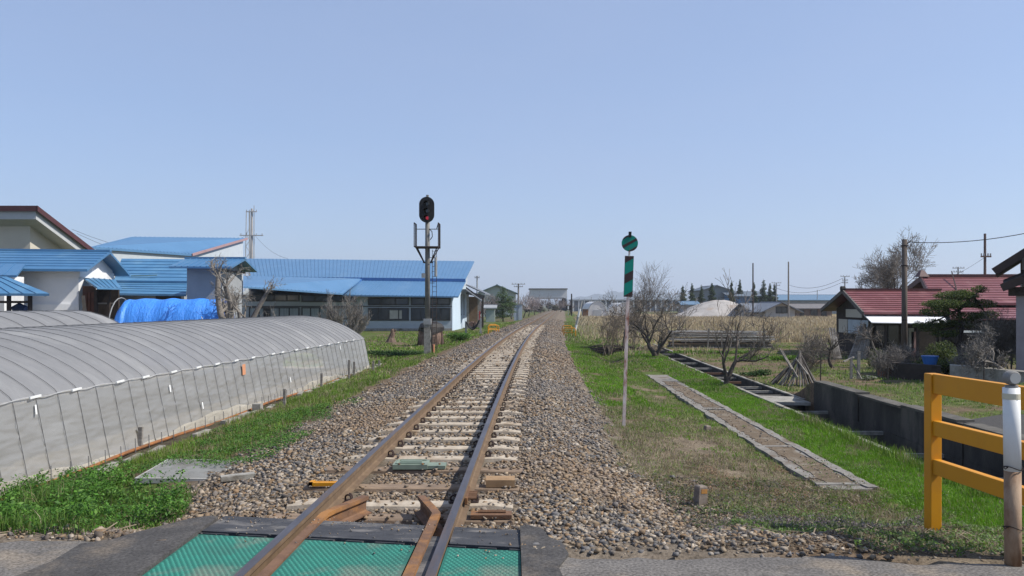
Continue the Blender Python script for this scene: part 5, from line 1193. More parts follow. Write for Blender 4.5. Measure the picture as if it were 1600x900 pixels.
# stick tepee
tp_ = thing('stick_tepee', gp(1243,604,21.5), 'cone of grey sticks leaning together at the end of the retaining wall', 'stick pile')
X_, Y_, Z_ = tp_.location
for i in range(22):
    a = math.pi*(.92+1.2*i/21); r_ = rr.uniform(.45,.62)*(1 if i > 3 else 1.25)
    e = Vector((X_+.12, Y_, Z_+.78+rr.uniform(-.05,.12))); b = Vector((X_+r_*math.cos(a), Y_+r_*.7*math.sin(a), Z_)); MB().tube([b, b.lerp(e,.5)+Vector((rr.uniform(-.02,.02),0,0)), e+(e-b)*.06], [.028,.022,.016], 5).build('stick', barkg if i % 3 else bark, tp_)
for q_ in ((1237,577,1218,545),(1246,590,1222,548),(1262,585,1243,560)): MB().tube([P(q_[0],q_[1],21.2), P(q_[2],q_[3],21.4)], [.03,.018], 5).build('stick', greywood, tp_)
# sticks leaning on the shed
ls = thing('leaning_sticks', gp(1340,562,31), 'bundle of grey sticks leaning against the dark wall of the red-roofed shed', 'sticks')
for i in range(16): MB().bar(P(1326+i*1.7+rr.uniform(-1,1),562,31), P(1346+i*1.1+rr.uniform(-2,2),508+rr.uniform(-4,4),31.8), .045, .04).build('stick', greywood, ls)
l2 = thing('leaning_sticks', gp(1308,560,30.5), 'few pale sticks propped against the left corner of the red-roofed shed', 'sticks')
for i in range(6): MB().bar(P(1304+i*2,560,30.4), P(1296+i*1.6+rr.uniform(-2,2),512+rr.uniform(0,10),31.2), .04, .035).build('stick', greywood, l2)
# crossed frame
fr2 = thing('crossed_stakes', gp(1337,590,21), 'small crossed wooden post frame on the garden lawn', 'frame')
for a, b, w_ in ((P(1330,592,21),P(1330,560,21),.06),(P(1341,592,21),P(1342,549,21),.07),(P(1346,592,20.9),P(1329,562,21.1),.035),(P(1318,565,20.9),P(1334,558,21.1),.04)): MB().bar(a, b, w_, w_*.8).build('post', greywood, fr2)
for i, (px, py, pt2, d, lab) in enumerate(((1282,596,548,21,'thin dark stake in the lawn right of the stick tepee'),(1387,592,560,21,'thin dark stake in front of the twiggy hedge by the pole'),(1537,594,562,19.5,'thin stake beside the white-limbed tree over the low wall'))):
    o = MB().tube([P(px,py,d), P(px+1,pt2,d)], [.018,.014], 5).build('stake', bark, loc=P(px,py,d)); tag(o, lab, 'stake')
# low garden walls
tag(MB().slab([P(1394,0,23)[:2]+(-.08,), P(1470,0,22)[:2]+(-.1,), P(1470,0,22.3)[:2]+(-.1,), P(1394,0,23.3)[:2]+(-.08,)], .5).build('garden_wall', darkwood, loc=P(1430,590,22.5)), 'dark low board edging of the garden behind the yellow barrier', 'wall')
gw = MB().slab([P(1484,0,21)[:2]+(.0,), P(1640,0,18)[:2]+(.02,), P(1640,0,18.4)[:2]+(.02,), P(1484,0,21.4)[:2]+(.0,)], .6).build('garden_wall', conc, loc=P(1540,590,20)); tag(gw, 'low grey concrete garden wall below the white-limbed tree', 'wall')
tag(MB().slab([P(1370,0,24)[:2]+(-.28,), P(1400,0,23.5)[:2]+(-.28,), P(1400,0,24)[:2]+(-.28,), P(1370,0,24.5)[:2]+(-.28,)], .3).build('brick_edging', mat('reddish_brick', (.28,.14,.09), (.2,.1,.07)), loc=P(1385,580,24)), 'short reddish brick edging beside the flowering plant', 'edging')
c_ = P(1453,562,22.6); bk = thing('blue_bucket', (c_[0],22.6,-.15), 'bright blue tub standing among the twiggy shrubs behind the low wall', 'tub')
mb = MB(); mb.tube([(c_[0],22.6,-.12),(c_[0],22.6,.12)], [.16,.22], 14); mb.build('tub', mat('bright_blue', (.03,.14,.42), (.03,.12,.36), rough=.4), bk); MB().tube([(c_[0],22.6,.115),(c_[0],22.6,.145)], .235, 14).build('rim', MATS['bright_blue'], bk)
# thick wooden pole with wire
d = 27; pb_ = gp(1413, 0, d); up_ = thing('wooden_pole', pb_, 'thick wooden pole with iron fittings in front of the red-roofed shed', 'pole')
tz = EYE+(HZ-374)/F*d; MB().tube([(pb_[0],d,-.7),(pb_[0]+.01,d,tz)], [.10,.082], 12).build('pole', polewood, up_, smooth=True)
for py, w_ in ((384,.13),(415,.12),(500,.11)): z = EYE+(HZ-py)/F*d; MB().tube([(pb_[0]+.005,d,z-.02),(pb_[0]+.005,d,z+.02)], w_-.015, 12).build('iron_band', MATS['dark_wire'], up_)
MB().tube([(pb_[0]+.01,d-.05,tz-.2),(pb_[0]+.2,d-.05,tz-.05)], .018, 5).build('hook', MATS['dark_wire'], up_)
# helper poles & wires
def simple_pole(label, px, d, pt2, r_, m_=polewood, arms=(), name='utility_pole', lean=0, cat='pole', group=None):
    x = (px-800)/F*d; z0 = H(x, d); z1 = EYE+(HZ-pt2)/F*d
    o = thing(name, (x,d,z0), label, cat, group)
    MB().tube([(x,d,z0-.3),(x+lean,d,z1)], [r_, r_*.72], 8).build('pole', m_, o)
    for py, w_ in arms:
        z = EYE+(HZ-py)/F*d; xa_ = x+lean
        a_ = MB().bar((xa_-w_/2,d-.12,z),(xa_+w_/2,d-.12,z), .1, .1).build('crossarm', m_, o)
        for q_ in (-.45,-.2,.2,.45): MB().tube([(xa_+q_*w_,d-.12,z+.04),(xa_+q_*w_,d-.12,z+.22)], .045, 5).build('insulator', fargrey, a_)
    return o
simple_pole('black pole standing in front of the gravel mound', 1176.5, 118, 411, .13, darkwood)
simple_pole('bare wooden pole between the gravel mound and the beige-gabled house', 1232, 108, 409, .13, greywood)
simple_pole('brown wooden pole rising behind the large red roof', 1539, 55, 365, .11, mat('reddish_pole', (.15,.10,.085), (.1,.07,.06)), ((401,.7),))
simple_pole('distant pole with short arms above the large red roof', 1497, 120, 417, .14, fargrey, ((419,1.8),(425,1.5)))
simple_pole('distant pole with side arms left of the big round bare tree', 1320, 140, 432, .14, fargrey, ((432,1.6),(438,1.0),(442,1.0)))
simple_pole('thin far pole behind the long grey building on the right', 1277, 190, 453, .12, fargrey)
simple_pole('far utility pole beside the last dark conifer', 1213, 180, 442, .16, fargrey, ((442,2.2),(446,1.6)))
simple_pole('utility pole with crossarms left of the track near the olive conifer', 810, 140, 443, .18, greywood, ((444,2.4),(448,1.6)))
simple_pole('grey pole top showing behind the open timber shed', 745.5, 115, 431, .13, fargrey, ((434,.7),))
simple_pole('thin dark pole right of the elevated building', 893, 165, 459, .17, darkwood)
simple_pole('thin lamp-like pole right of the elevated white building, near the white dome', 924, 175, 464, .08, fargrey)
for i, (px, pt2) in enumerate(((905,466),(913,467),(946,464),(957,465),(1004,466))): simple_pole(['short far pole just right of the dark thin pole','second short far pole above the long low building','far pole above the larger white dome','far pole between the two white domes','far pole right of the smaller white dome'][i], px, 240, pt2, .11, fargrey, group='short poles in front of the long low building')
# utility mast left: two poles and lattice
simple_pole('tall pale concrete pole behind the right corner of the blue-roofed hall', 393.5, 88, 326, .17, mat('pale_concrete_pole', (.42,.40,.38), (.36,.34,.33)), ((331,1.2),(368,2.6)))
simple_pole('thin antenna pole beside the tall concrete pole', 397, 88, 321, .05, alum)
lat = thing('lattice_mast', P(388,480,92), 'thin lattice mast just left of the tall concrete pole', 'mast')
mb = MB(); x = P(388.5,0,92)[0]; z1 = EYE+(HZ-330)/F*92
for sx, sy in ((-1,-1),(1,-1),(0,1)): mb.bar((x+sx*.38,92+sy*.3,GZ),(x+sx*.2,92+sy*.2,z1), .07)
mb.build('mast_leg', MATS['pale_concrete_pole'], lat); mb = MB()
for k in range(16):
    z = GZ+k*.7; w_ = .38-.18*k/16
    if z+.7 < z1: s_ = 1 if k % 2 else -1; mb.bar((x-w_*s_,91.75,z),(x+w_*s_,91.75,z+.7), .045)
mb.build('bracing', MATS['pale_concrete_pole'], lat)
def wire(label, a, b, sag, r_=.012, n=14):
    a = Vector(a); b = Vector(b); pts = [a.lerp(b, t)-Vector((0,0,4*sag*t*(1-t))) for t in np.linspace(0,1,n)]
    o = MB().tube(pts, r_, 4).build('overhead_wire', blackm, loc=tuple(a)); tag(o, label, 'wire')
wire('overhead wire from the thick wooden pole up to the upper right', P(1424,378.5,27), P(1700,340,24), .25, .012)
wire('thin wire from the brown pole towards the distant pole', P(1539,402,55), P(1420,431,110), 1.2, .012)
wire('sagging wire between the far conifer pole and the side-armed pole', P(1318,434,140), P(1232,445,170), 1.2, .03)
wire('lower sagging wire towards the side-armed pole', P(1318,440,140), P(1213,450,180), 1.5, .03)
wire('wire from the distant pole to the house at the right edge', P(1500,425,120), P(1640,432,60), 1.0, .02)
wire('faint wire running left of the tall concrete pole over the blue hall', P(384,368,88), P(120,365,60), 2.2, .012)
wire('second faint wire running left above the blue hall', P(384,372,88), P(112,358,60), 1.8, .012)
wire('wire descending right from the tall concrete pole to the workshop roof', P(397,366,88), P(450,404,83), .5, .012)

# ------------------------------------------------------------------ right-hand houses
# small red-roofed shed: gable end facing left
sr = thing('red_roofed_shed', (P(1360,0,33)[0], 33, -.6), 'dark timber shed with a red metal gable roof and white awning behind the thick pole', 'shed')
dE, dR = 31.5, 34.0
eL, eR, rR, rL = P(1350,487.5,dE), P(1480,487.5,dE), P(1470,453.5,dR), P(1318,453,dR)
mb = MB(); roof_plane(mb, eL, eR, rR, rL, .09, courses=11, seam=.035)
bk_ = P(1284,483,37.3); roof_plane(mb, (rR[0],37.3,bk_[2]), (bk_[0],37.3,bk_[2]), rL, rR, .09); rf = mb.build('roof', redroof, sr)
MB().bar(Vector(rL)+Vector((-.05,0,.03)), Vector(rR)+Vector((0,0,.03)), .2, .08).build('ridge_cap', maroon, rf)
mb = MB(); c_ = Vector(rL)+Vector((-.03,0,.05)); mb.tube([c_-Vector((.08,0,0)), c_+Vector((.08,0,0))], .12, 10); mb.build('ridge_ornament', blackm, rf)
mb = MB(); mb.bar(Vector(rL)+Vector((-.04,0,-.06)), Vector(eL)+Vector((-.04,0,-.06)), .06, .16); mb.bar(Vector(rL)+Vector((-.04,0,-.06)), Vector((bk_[0]-.04,37.3,bk_[2]-.06)), .06, .16); mb.build('barge_board', mat('grey_barge', (.12,.11,.10), (.08,.07,.065)), rf)
gx0 = P(1340,0,dE+.7)[0]
gxw = lambda y: eL[0]-.0+(rL[0]-eL[0])*(y-dE)/(dR-dE)*1.0+.55
fp = [(gxw(32.3), 32.3), (eR[0], 32.3), (eR[0], 36.7), (gxw(36.7), 36.7), (gxw(34), 34)]
zw = lambda y: min(eL[2]+(rL[2]-eL[2])*(y-dE)/(dR-dE), bk_[2]+(rL[2]-bk_[2])*(37.3-y)/(37.3-dR))-.12
MB().walls(fp, -.7, [zw(p[1]) for p in fp]).build('wall', darkwood, sr)
def gface(y0, y1, z0, z1, m_, name, off=.02):
    a = Vector((gxw(y0)-off, y0, 0)); b = Vector((gxw(y1)-off, y1, 0)); t = Vector((-.03, 0, 0))
    MB().add([(a.x,a.y,z0),(b.x,b.y,z0),(b.x,b.y,z1),(a.x,a.y,z1),(a.x-.04,a.y,z0),(b.x-.04,b.y,z0),(b.x-.04,b.y,z1),(a.x-.04,a.y,z1)], [(4,5,6,7),(0,4,7,3),(1,2,6,5),(3,7,6,2),(0,1,5,4)]).build(name, m_, sr)
gface(32.45, 33.2, .35, .95, mat('pale_panel', (.42,.47,.50), (.36,.40,.43)), 'gable_panel'); gface(33.3, 34.9, .35, .95, MATS['pale_panel'], 'gable_panel'); gface(35.0, 36.2, .35, .95, beige, 'gable_panel'); gface(33.2, 35.2, 1.05, 1.4, beige, 'gable_panel')
mb = MB(); mb.slab([P(1362,503.5,30.6), P(1482,505.5,30.6), P(1472,490.5,32), P(1348,490,32)], .03); mb.build('awning', mat('white_awning', (.78,.78,.78), (.7,.7,.7), rough=.5), sr)
# porch front: openings, boards, junk
for px0, px1, z0, z1, m_, nm in ((1369,1384,.1,.75,glass,'window_pane'),(1388,1404,-.1,.75,glass,'window_pane'),(1420,1428,-.3,.65,mat('pale_board', (.35,.34,.32), (.26,.25,.24)),'board'),(1424,1434,-.6,.5,mat('pinkish_board', (.33,.20,.19), (.25,.15,.15)),'board')):
    MB().box(P(px0,0,32.2)[0], P(px1,0,32.2)[0], 32.2, 32.28, z0, z1).build(nm, m_, sr)
for px in (1384,1434,1468): x = P(px,0,30.9)[0]; MB().box(x-.04,x+.04,30.85,30.95,-.7,.93).build('post', darkwood, sr)
# big red-roofed house
br = thing('red_roofed_house', (P(1530,0,44)[0], 44, -.6), 'large dark house with long red metal roofs behind the garden pine', 'house')
dE, dR = 38.5, 43
eL, rL = P(1462,473,dE), P(1441,432.5,dR); xe = 34
mb = MB(); roof_plane(mb, eL, (xe,dE,eL[2]), (xe,dR,rL[2]), rL, .12, courses=11, seam=.04)
bz = EYE+(HZ-470)/F*47; bx0 = P(1392,468,47.5)[0]; roof_plane(mb, (xe,47.5,bz), (bx0,47.5,bz), rL, (xe,dR,rL[2]), .12); rf = mb.build('roof', redroof, br)
mb = MB(); mb.bar(Vector(rL)+Vector((-.08,0,.06)), (xe,dR,rL[2]+.06), .3, .16); mb.build('ridge_cap', maroon, rf)
c_ = Vector(rL); mb = MB(); mb.add([(c_.x-.3,c_.y-.3,c_.z),(c_.x+.25,c_.y-.3,c_.z),(c_.x+.25,c_.y+.3,c_.z),(c_.x-.3,c_.y+.3,c_.z),(c_.x-.1,c_.y-.08,c_.z+.36),(c_.x+.05,c_.y-.08,c_.z+.36),(c_.x+.05,c_.y+.08,c_.z+.36),(c_.x-.1,c_.y+.08,c_.z+.36)],[(0,1,5,4),(1,2,6,5),(2,3,7,6),(3,0,4,7),(4,5,6,7)]); mb.build('ridge_ornament', maroon, rf)
mb = MB(); mb.bar(Vector(rL)+Vector((-.06,0,-.1)), Vector(eL)+Vector((-.06,0,-.1)), .08, .28); mb.bar(Vector(rL)+Vector((-.06,0,-.1)), (bx0-.06,47.5,bz-.1), .08, .28); mb.build('barge_board', maroon, rf)
gw_ = lambda y: eL[0]+(rL[0]-eL[0])*(y-dE)/(dR-dE)+.35
zw = lambda y: min(eL[2]+(rL[2]-eL[2])*(y-dE)/(dR-dE), bz+(rL[2]-bz)*(47.5-y)/(47.5-dR))-.14
fp = [(gw_(39.4),39.4),(xe,39.4),(xe,46.8),(gw_(46.8),46.8),(gw_(43),43)]
MB().walls(fp, -.7, [zw(p[1]) for p in fp]).build('wall', mat('dark_red_wall', (.05,.022,.024), (.035,.017,.018)), br)
MB().box(P(1475,0,39.3)[0], xe-.2, 39.3, 39.39, .45, 1.25).build('wall_band', mat('mauve_render', (.30,.27,.28), (.25,.22,.23)), br)
MB().box(P(1555,0,39.25)[0], xe-.2, 39.2, 39.29, .2, .42).build('grey_trim', palegrey, br)
MB().box(P(1463,0,39.3)[0], P(1473,0,39.3)[0], 39.25, 39.39, .6, 1.2).build('white_panel', white, br)
mb = MB(); roof_plane(mb, P(1485,497,34.5), (P(1680,0,34.5)[0],34.5,P(0,497,34.5)[2]), (P(1670,0,39.1)[0],39.1,P(0,478.5,39.1)[2]), P(1480,478.5,39.1), .08, courses=6, seam=.035); mb.build('lower_roof', redroof, br)
a = P(1485,497,34.9); MB().box(a[0], a[0]+9, 35.4, 39.1, -.7, a[2]-.08).build('lower_wall', darkwood, br)
MB().bar(P(1498,518,34.5), P(1536,518.5,34.5), .06, .09).build('white_rail', whitem, br); MB().bar(P(1545,521,34.5), P(1620,520.5,34.5), .06, .07).build('white_rail', whitem, br)
mb = MB(); mb.bar(P(1487,424,42.5), P(1497,462,40), .05, .05); mb.build('roof_pipe', MATS['dark_wire'], br)
# house at right edge
dh = thing('dark_roofed_house', (15.5, 24, -.5), 'dark-eaved house with beige plaster wall cut off by the right edge of the photo', 'house')
e = P(1555,420,21.5); M = frame(e[0], 21.5, R(-32)); kz = .72
ze = e[2]
mb = MB(M); mb.slab([(0,0,ze),(3,0,ze+3*kz),(3,4.5,ze+3*kz),(0,4.5,ze)], .12); mb.slab([(3,0,ze+3*kz),(6,0,ze),(6,4.5,ze),(3,4.5,ze+3*kz)], .12); rf = mb.build('roof', mat('dark_tiles', (.07,.06,.06), (.045,.04,.04), scale=3), dh)
MB(M).bar((-.03,-.03,ze-.08), (3,-.03,ze+3*kz-.08), .05, .2).build('barge_board', mat('dark_brown_eave', (.06,.04,.035), (.04,.03,.027)), rf)
x0 = .62
MB(M).walls([(x0,.7),(3,.7),(5.4,.7),(5.4,4),(3,4),(x0,4)], -.6, [ze+kz*x0-.15, ze+3*kz-.15, ze+.6*kz-.15, ze+.6*kz-.15, ze+3*kz-.15, ze+kz*x0-.15]).build('wall', mat('dull_beige', (.36,.32,.28), (.30,.27,.24)), dh)
MB(M).box(x0-.02, 5.4, .6, .69, ze-.25, ze-.02).build('timber_band', darkwood, dh)
e2 = P(1567,447,20.8); M2 = frame(e2[0], e2[1], R(-32))
mb = MB(M2); mb.slab([(0,0,e2[2]),(2,0,e2[2]+.9),(2,1.3,e2[2]+1.1),(0,1.3,e2[2]+.2)], .1); mb.build('lower_roof', MATS['dark_tiles'], dh)
MB(M2).bar((-.03,-.03,e2[2]-.05), (2,-.03,e2[2]+.85), .05, .2).build('lower_barge', MATS['dark_brown_eave'], dh)
MB(M2).box(.12, 3, .3, 1.2, EYE+(HZ-462)/F*20.8, e2[2]-.02).build('board_wall', darkwood, dh)
MB(M2).box(.3, 3, .4, 1.2, -.6, EYE+(HZ-462)/F*20.8).build('lower_wall', MATS['mauve_render'], dh)

# ------------------------------------------------------------------ far right buildings
def far_gable(label, px0, px1, d, pe, pr_, D, wm, rm, ridge='x', name='house', ov=.6, ang=0, wins=()):
    x0, x1 = P(px0,0,d)[0], P(px1,0,d)[0]; L = x1-x0; zb = -.8
    o = thing(name, ((x0+x1)/2, d, zb), label, name.split('_')[-1])
    M = frame(x0, d, ang); gable(o, M, L, D, zb, EYE+(HZ-pe)/F*d, EYE+(HZ-pr_)/F*(d+(D/2 if ridge == 'x' else 0))-.1, ov, wm, rm, ridge, t=.15)
    for (a, b, z0, z1) in wins: window(o, M, L*a, L*b, z0, z1, 0, 2, glass, fr=.12)
    return o
far_gable('grey gabled hall standing highest behind the gravel mound', 1100, 1140, 185, 453, 446, 14, mat('far_hall_wall', (.22,.25,.26), (.19,.21,.22)), mat('far_slate', (.12,.15,.18), (.10,.12,.15)), 'y', name='grey_hall')
far_gable('big blue-walled hall behind the gravel mound', 1141, 1207, 180, 463, 456, 12, mat('far_blue_wall', (.13,.24,.40), (.11,.21,.36)), MATS['far_slate'], 'x', name='blue_hall')
far_gable('long low building with faded blue roof on the right skyline', 1214, 1330, 190, 469, 461, 14, fargrey, mat('far_faded_blue', (.12,.20,.28), (.10,.16,.24)), 'x', name='low_building')
far_gable('grey-roofed wing left of the beige-gabled house', 1172, 1218, 124, 484, 474, 7, mat('far_beige', (.38,.36,.32), (.33,.31,.28)), slate, 'x', name='house_wing', wins=((.3,.5,.0,.9),(.65,.85,.0,.9)))
far_gable('single-storey house with beige timber gable and grey roof beside the bare wooden pole', 1196, 1242, 118, 484, 472, 8, mat('far_white_wall', (.50,.49,.46), (.44,.43,.41)), slate, 'y', name='gabled_house', ov=1.0, wins=((.35,.75,.3,1.3),))
far_gable('brown low house right of the beige-gabled house', 1244, 1300, 126, 482, 475, 7, mat('far_brown', (.20,.15,.12), (.15,.11,.09)), mat('far_grey_brown', (.17,.16,.155), (.13,.12,.12)), 'x', name='low_house', wins=((.1,.22,-.2,1),(.4,.6,-.2,1),(.7,.85,-.2,1)))
far_gable('small blue-roofed hut left of the gravel mound', 1068, 1090, 150, 476, 471, 5, fargrey, MATS['far_faded_blue'], 'x', name='hut')
far_gable('pale green-grey two-storey house left of the track behind the olive conifer', 747, 806, 150, 458, 445, 11, mat('far_green_wall', (.40,.43,.38), (.35,.38,.34)), mat('far_blue_green', (.13,.20,.22), (.11,.17,.19)), 'y', name='gabled_house', wins=((.7,.8,1.2,2.2),(.3,.5,1.2,2.2)))
far_gable('small green-grey shed with lean roof near the hanging hose', 759, 773, 105, 482, 477, 4, mat('far_pale_green', (.33,.37,.34), (.28,.32,.29)), fargrey, 'x', name='small_shed', ov=.3)
# mound
md = (P(1128,0,135)[0], 135, -.7); V = []; nn = 40
for j in range(17):
    t = j/16
    for i in range(nn):
        a = i/nn*6.283; r0 = 9.2*(1-t)+.01; n_ = float(fbm(math.cos(a)*2+5, math.sin(a)*2+t*3)-.5)
        hz2 = 3.3*(1-abs(1-t)**1.25)**1.0*(1-.22*(math.cos(a)*(1-t))) ; hz2 = min(hz2, 3.05+.3*n_)
        V.append((md[0]+r0*math.cos(a)*(1+.25*n_), md[1]+r0*math.sin(a)*.7, -.75+hz2+.25*n_*t*(1-t)*4))
mb = MB(); mb.add(V, [(j*nn+i, j*nn+(i+1)%nn, (j+1)*nn+(i+1)%nn, (j+1)*nn+i) for j in range(16) for i in range(nn)])
tag(mb.build('gravel_mound', mat('pale_gravel', (.42,.39,.36), (.30,.28,.26), scale=.8, rough=1, bump=1, bscale=3, c3=(.30,.22,.16), s3=.25), loc=md, smooth=True), 'large pale heap of gravel on the far side of the reed field', 'gravel heap')
# white domes
for px0, px1, pt2, d, lab in ((919,948,471,150,'larger white plastic dome greenhouse beyond the leaning pole'),(961,991,473,152,'white plastic dome greenhouse just behind the striped signal sign')):
    x0, x1 = P(px0,0,d)[0], P(px1,0,d)[0]; cx, W_ = (x0+x1)/2, (x1-x0)/2; h_ = EYE+(HZ-pt2)/F*d+.7
    o = thing('dome_greenhouse', (cx,d,-.7), lab, 'greenhouse'); mb = MB(); sec_ = [(cx+W_*math.cos(a), -.7+h_*math.sin(a)**.7) for a in np.linspace(0, math.pi, 18)]
    mb.add([(x,d,z) for x,z in sec_]+[(x,d+14,z) for x,z in sec_], [(i,i+1,i+19,i+18) for i in range(17)]+[tuple(range(18)), tuple(range(35,17,-1))]); mb.build('cover', farwhite, o)
    MB().box(cx-W_*.45, cx+W_*.45, d-.05, d-.003, -.7, .6).build('door', mat('far_door', (.4,.42,.43), (.34,.36,.37)), o)
    mb = MB(); mb.tube([(x,d-.03,z) for x,z in sec_], .06, 4); mb.build('hoop', fargrey, o)
# red crate box near dome
x = P(915,0,148)[0]; 
o = thing('red_shed', (x,148,-.7), 'tiny rust-red shed left of the larger white dome', 'shed'); MB().box(x-.5,x+.5,148,149.2,-.7,.75).build('wall', rust, o); MB().slab([(x-.6,147.9,.8),(x+.6,147.9,.85),(x+.6,149.3,.85),(x-.6,149.3,.8)], .06).build('roof', fargrey, o)
# long low building
o = thing('long_low_building', (P(945,0,260)[0],260,-.8), 'long flat-roofed pale building beyond the white domes', 'building')
x0, x1 = P(893,0,260)[0], P(1062,0,260)[0]
MB().box(x0,x1,260,272,EYE+(HZ-470)/F*260,EYE+(HZ-468)/F*260).build('roof', fargrey, o); MB().box(x0+.3,x1-.3,260.5,271,-.8,EYE+(HZ-470)/F*260-.01).build('wall', mat('far_grey_wall', (.20,.21,.23), (.16,.17,.19)), o)  # plain grey wall set back behind the white columns
for k in range(20): x = x0+.6+k*(x1-x0-1.2)/19; MB().box(x-.22,x+.22,260.1,260.4,-.8,EYE+(HZ-470)/F*260-.02).build('column', farwhite, o)
# elevated building spanning the line
d = 270; o = thing('elevated_building', (P(857,0,d)[0],d,-.8), 'flat-roofed pale building raised on legs across the railway at the vanishing point', 'building')
zz = lambda py: EYE+(HZ-py)/F*d; X0 = P(828,0,d)[0]; X1 = P(886,0,d)[0]
MB().box(X0,X1,d,d+9,zz(466.8),zz(452.2)).build('wall', mat('far_cream', (.58,.56,.53), (.5,.49,.47)), o)
MB().box(X0-.3,X1+.2,d-.4,d+9.4,zz(452.2)+.002,zz(450.5)).build('roof', mat('far_roof_edge', (.16,.155,.155), (.12,.12,.12)), o)
MB().box(X0+2.0,X1-1.1,d-.2,d-.003,zz(467),zz(464.6)).build('beam', fargrey, o)
for px in (846,867): MB().box(P(px-4,0,d)[0],P(px+3,0,d)[0],d-.06,d-.003,zz(460),zz(458)).build('window', farwhite, o)
for px in (881,885): MB().box(P(px-1,0,d)[0],P(px+1,0,d)[0],d+.2,d+8,-.8,zz(466.8)-.005).build('leg', fargrey, o)
for px in (830,834): MB().box(P(px-1,0,d)[0],P(px+1,0,d)[0],d+.2,d+8,-.8,zz(466.8)-.005).build('leg', fargrey, o)
mb = MB(); mb.slab([P(879,466,268), P(871,486,268), P(876,486,268), P(884,466,268)], .3); mb.box(P(873,0,269)[0],P(882,0,269)[0],268.5,270,-.8,zz(470)); mb.build('staircase', mat('dark_stair', (.08,.09,.10), (.06,.07,.08)), o)
# metal cabinet, leaning pole, yellow hoops, small marker
o = thing('metal_cabinet', gp(809.5,0,112), 'pale metal equipment cabinet beside the track before the utility pole', 'cabinet'); x = o.location.x
MB().box(x-.58,x+.58,112,113,-.75,EYE+(HZ-476)/F*112).build('body', mat('cabinet_grey', (.42,.47,.52), (.36,.41,.46)), o); MB().box(x-.64,x+.64,111.9,113.1,EYE+(HZ-476)/F*112,EYE+(HZ-475)/F*112+.02).build('lid', alum, o); MB().box(x-.02,x+.02,111.96,111.99,-.6,1.4).build('door_seam', framem, o)
d = 62; a = P(898,514,d); b = P(909,470,d); o = thing('leaning_pole', (a[0],d,-.6), 'pale leaning pole at the edge of the reed field right of the track', 'pole')
for t0, t1, m_ in ((0,.25,whitem),(.25,.5,alum),(.5,.75,whitem),(.75,1,alum)): MB().tube([Vector((a[0],d,-.6)).lerp(Vector(b), t0), Vector((a[0],d,-.6)).lerp(Vector(b), t1)], .085, 8).build('pole_section', m_, o)
simple_pole('thin dark pole behind the leaning pale pole', 893.5, 150, 459, .10, darkwood)
o = thing('small_signal', gp(888,0,150), 'tiny black and white signal plate right of the distant track', 'signal'); x = o.location.x
MB().box(x-.45,x+.45,150,150.1,EYE+(HZ-484)/F*150,EYE+(HZ-477.5)/F*150).build('black_plate', blackm, o); MB().box(x-.12,x+.12,149.95,149.99,EYE+(HZ-483)/F*150,EYE+(HZ-478.5)/F*150).build('white_bar', whitem, o); MB().tube([(x,150.05,-.6),(x,150.05,EYE)], .06, 6).build('post', fargrey, o)
def guard(px, py0, d, lab, w_=.78, h_=.55, rot=.25):
    x, z = P(px,0,d)[0], H(P(px,0,d)[0], d); o = thing('yellow_hoop_barrier', (x,d,z), lab, 'barrier', 'yellow hoop barriers at the far crossing')
    M = Matrix.Translation((x,d,z)) @ Matrix.Rotation(rot, 4, 'Z'); a = w_/2; r_ = .12
    pts = [(-a,0,-.05),(-a,0,h_-r_)]+[(-a+r_-r_*math.cos(t), 0, h_-r_+r_*math.sin(t)) for t in (.5,1.0,1.57)]+[(a-r_+r_*math.cos(t), 0, h_-r_+r_*math.sin(t)) for t in (1.57,1.0,.5)]+[(a,0,h_-r_),(a,0,-.05)]
    MB(M).tube(pts, .032, 8).build('hoop', yellow, o); MB(M).tube([(-a,0,h_*.45),(a,0,h_*.45)], .03, 6).build('crossbar', yellow, o)
    for q_ in (-.4,.4): MB(M).tube([(q_*w_*.6,0,.02),(q_*w_*.6,0,h_*.45)], .016, 6).build('bar', yellow, o)
guard(771, 0, 56, 'near yellow hoop barrier on the left side of the track', rot=.3); guard(770, 0, 60, 'yellow hoop barrier just behind the near one on the left', w_=.6, rot=.3)
guard(890, 0, 52, 'near yellow hoop barrier on the right side of the track', rot=-.25); guard(886, 0, 57, 'yellow hoop barrier just behind the near one on the right', w_=.7, rot=-.25)
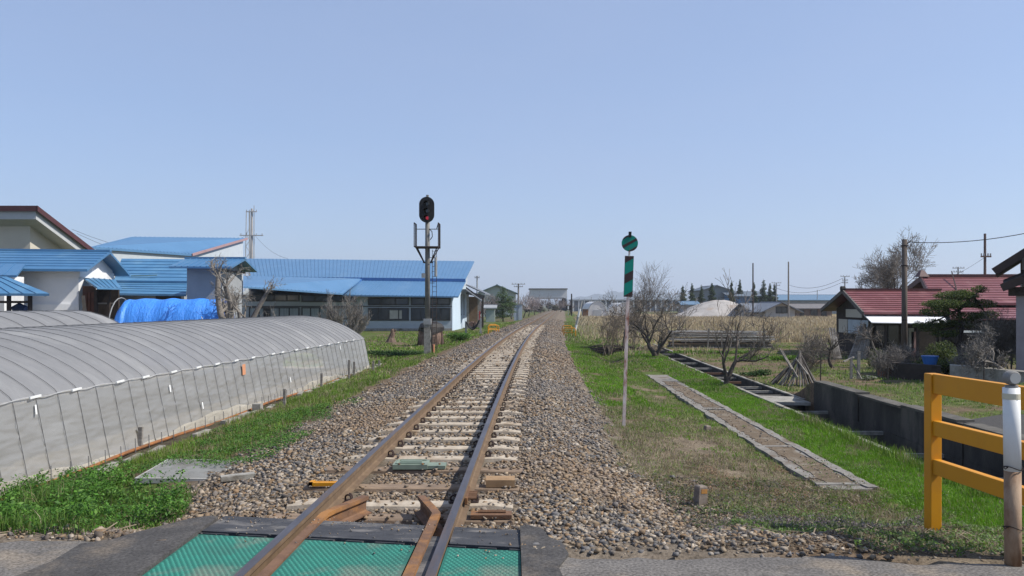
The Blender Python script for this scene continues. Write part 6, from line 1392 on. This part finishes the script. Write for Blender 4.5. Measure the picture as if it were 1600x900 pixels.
# far crossing road (small) and hills
m_hill = mat('far_hill', (.055,.07,.06), (.04,.055,.05), scale=.01, rough=1)
def hills(px0, px1, d, peak, seed, depth):
    xs_ = np.linspace(P(px0,0,d)[0], P(px1,0,d)[0], 90); prof = []
    for i, x in enumerate(xs_): t = i/89; prof.append(max(2, (.35+.65*float(fbm(t*5+seed, seed)))*math.sin(math.pi*t)**.6*peak))
    n_ = len(xs_); V = []
    for k_, (f_, dy) in enumerate(((0,0),(.7,.35),(1,.6),(.6,.85),(0,1))):
        V += [(x*(1+0*dy), d+depth*dy, -2+p*f_*(1+.1*math.sin(i*1.3+k_))) for i, (x, p) in enumerate(zip(xs_, prof))]
    o = MB().add(V, [(j*n_+i, j*n_+i+1, (j+1)*n_+i+1, (j+1)*n_+i) for j in range(4) for i in range(n_-1)]).build('hills', m_hill, smooth=True); tag(o, kind='structure')
hills(860, 1420, 3600, 115, 2, 900); hills(560, 1000, 4300, 60, 7, 900)
# far treeline
def treeline(label, px0, px1, d, h_, n, cols, seed):
    r_ = np.random.default_rng(seed); x0, x1 = P(px0,0,d)[0], P(px1,0,d)[0]; cs = []
    for i in range(int((x1-x0)/(h_*.8))): hh = h_*r_.uniform(.4,1.1); cs.append((r_.uniform(x0,x1), d+r_.uniform(-9,9), -.7+hh*.5, hh*.5, hh*.5, hh*.5))
    o = leaves('far_wood', *cloud(cs, n, h_*.09, cols, seed, shell=.2), .8); tag(o, label, 'wood', kind='stuff')
treeline('hazy far-off line of trees behind the long low building', 880, 1340, 420, 4.2, 26000, [(.07,.08,.05),(.12,.11,.08),(.05,.07,.04)], 1)
treeline('hazy far-off trees and scrub left of the vanishing point', 520, 870, 400, 4.0, 20000, [(.09,.09,.06),(.13,.12,.09),(.06,.07,.04)], 2)
treeline('scrubby trackside growth under the elevated building', 815, 905, 240, 2.2, 5000, [(.13,.12,.08),(.09,.10,.06),(.16,.14,.11)], 3)
# haze
hb = MB().box(-3300, 3300, -60, 5600, -6, 190).build('haze', bpy.data.materials.new('haze_air')); tag(hb, kind='stuff')
hm = bpy.data.materials['haze_air']; hm.use_nodes = True; n_ = hm.node_tree; n_.nodes.clear()
vo = n_.nodes.new('ShaderNodeVolumePrincipled'); vo.inputs['Color'].default_value = (.80,.88,1,1); vo.inputs['Density'].default_value = .00030; vo.inputs['Anisotropy'].default_value = .2
oo = n_.nodes.new('ShaderNodeOutputMaterial'); n_.links.new(vo.outputs[0], oo.inputs['Volume'])
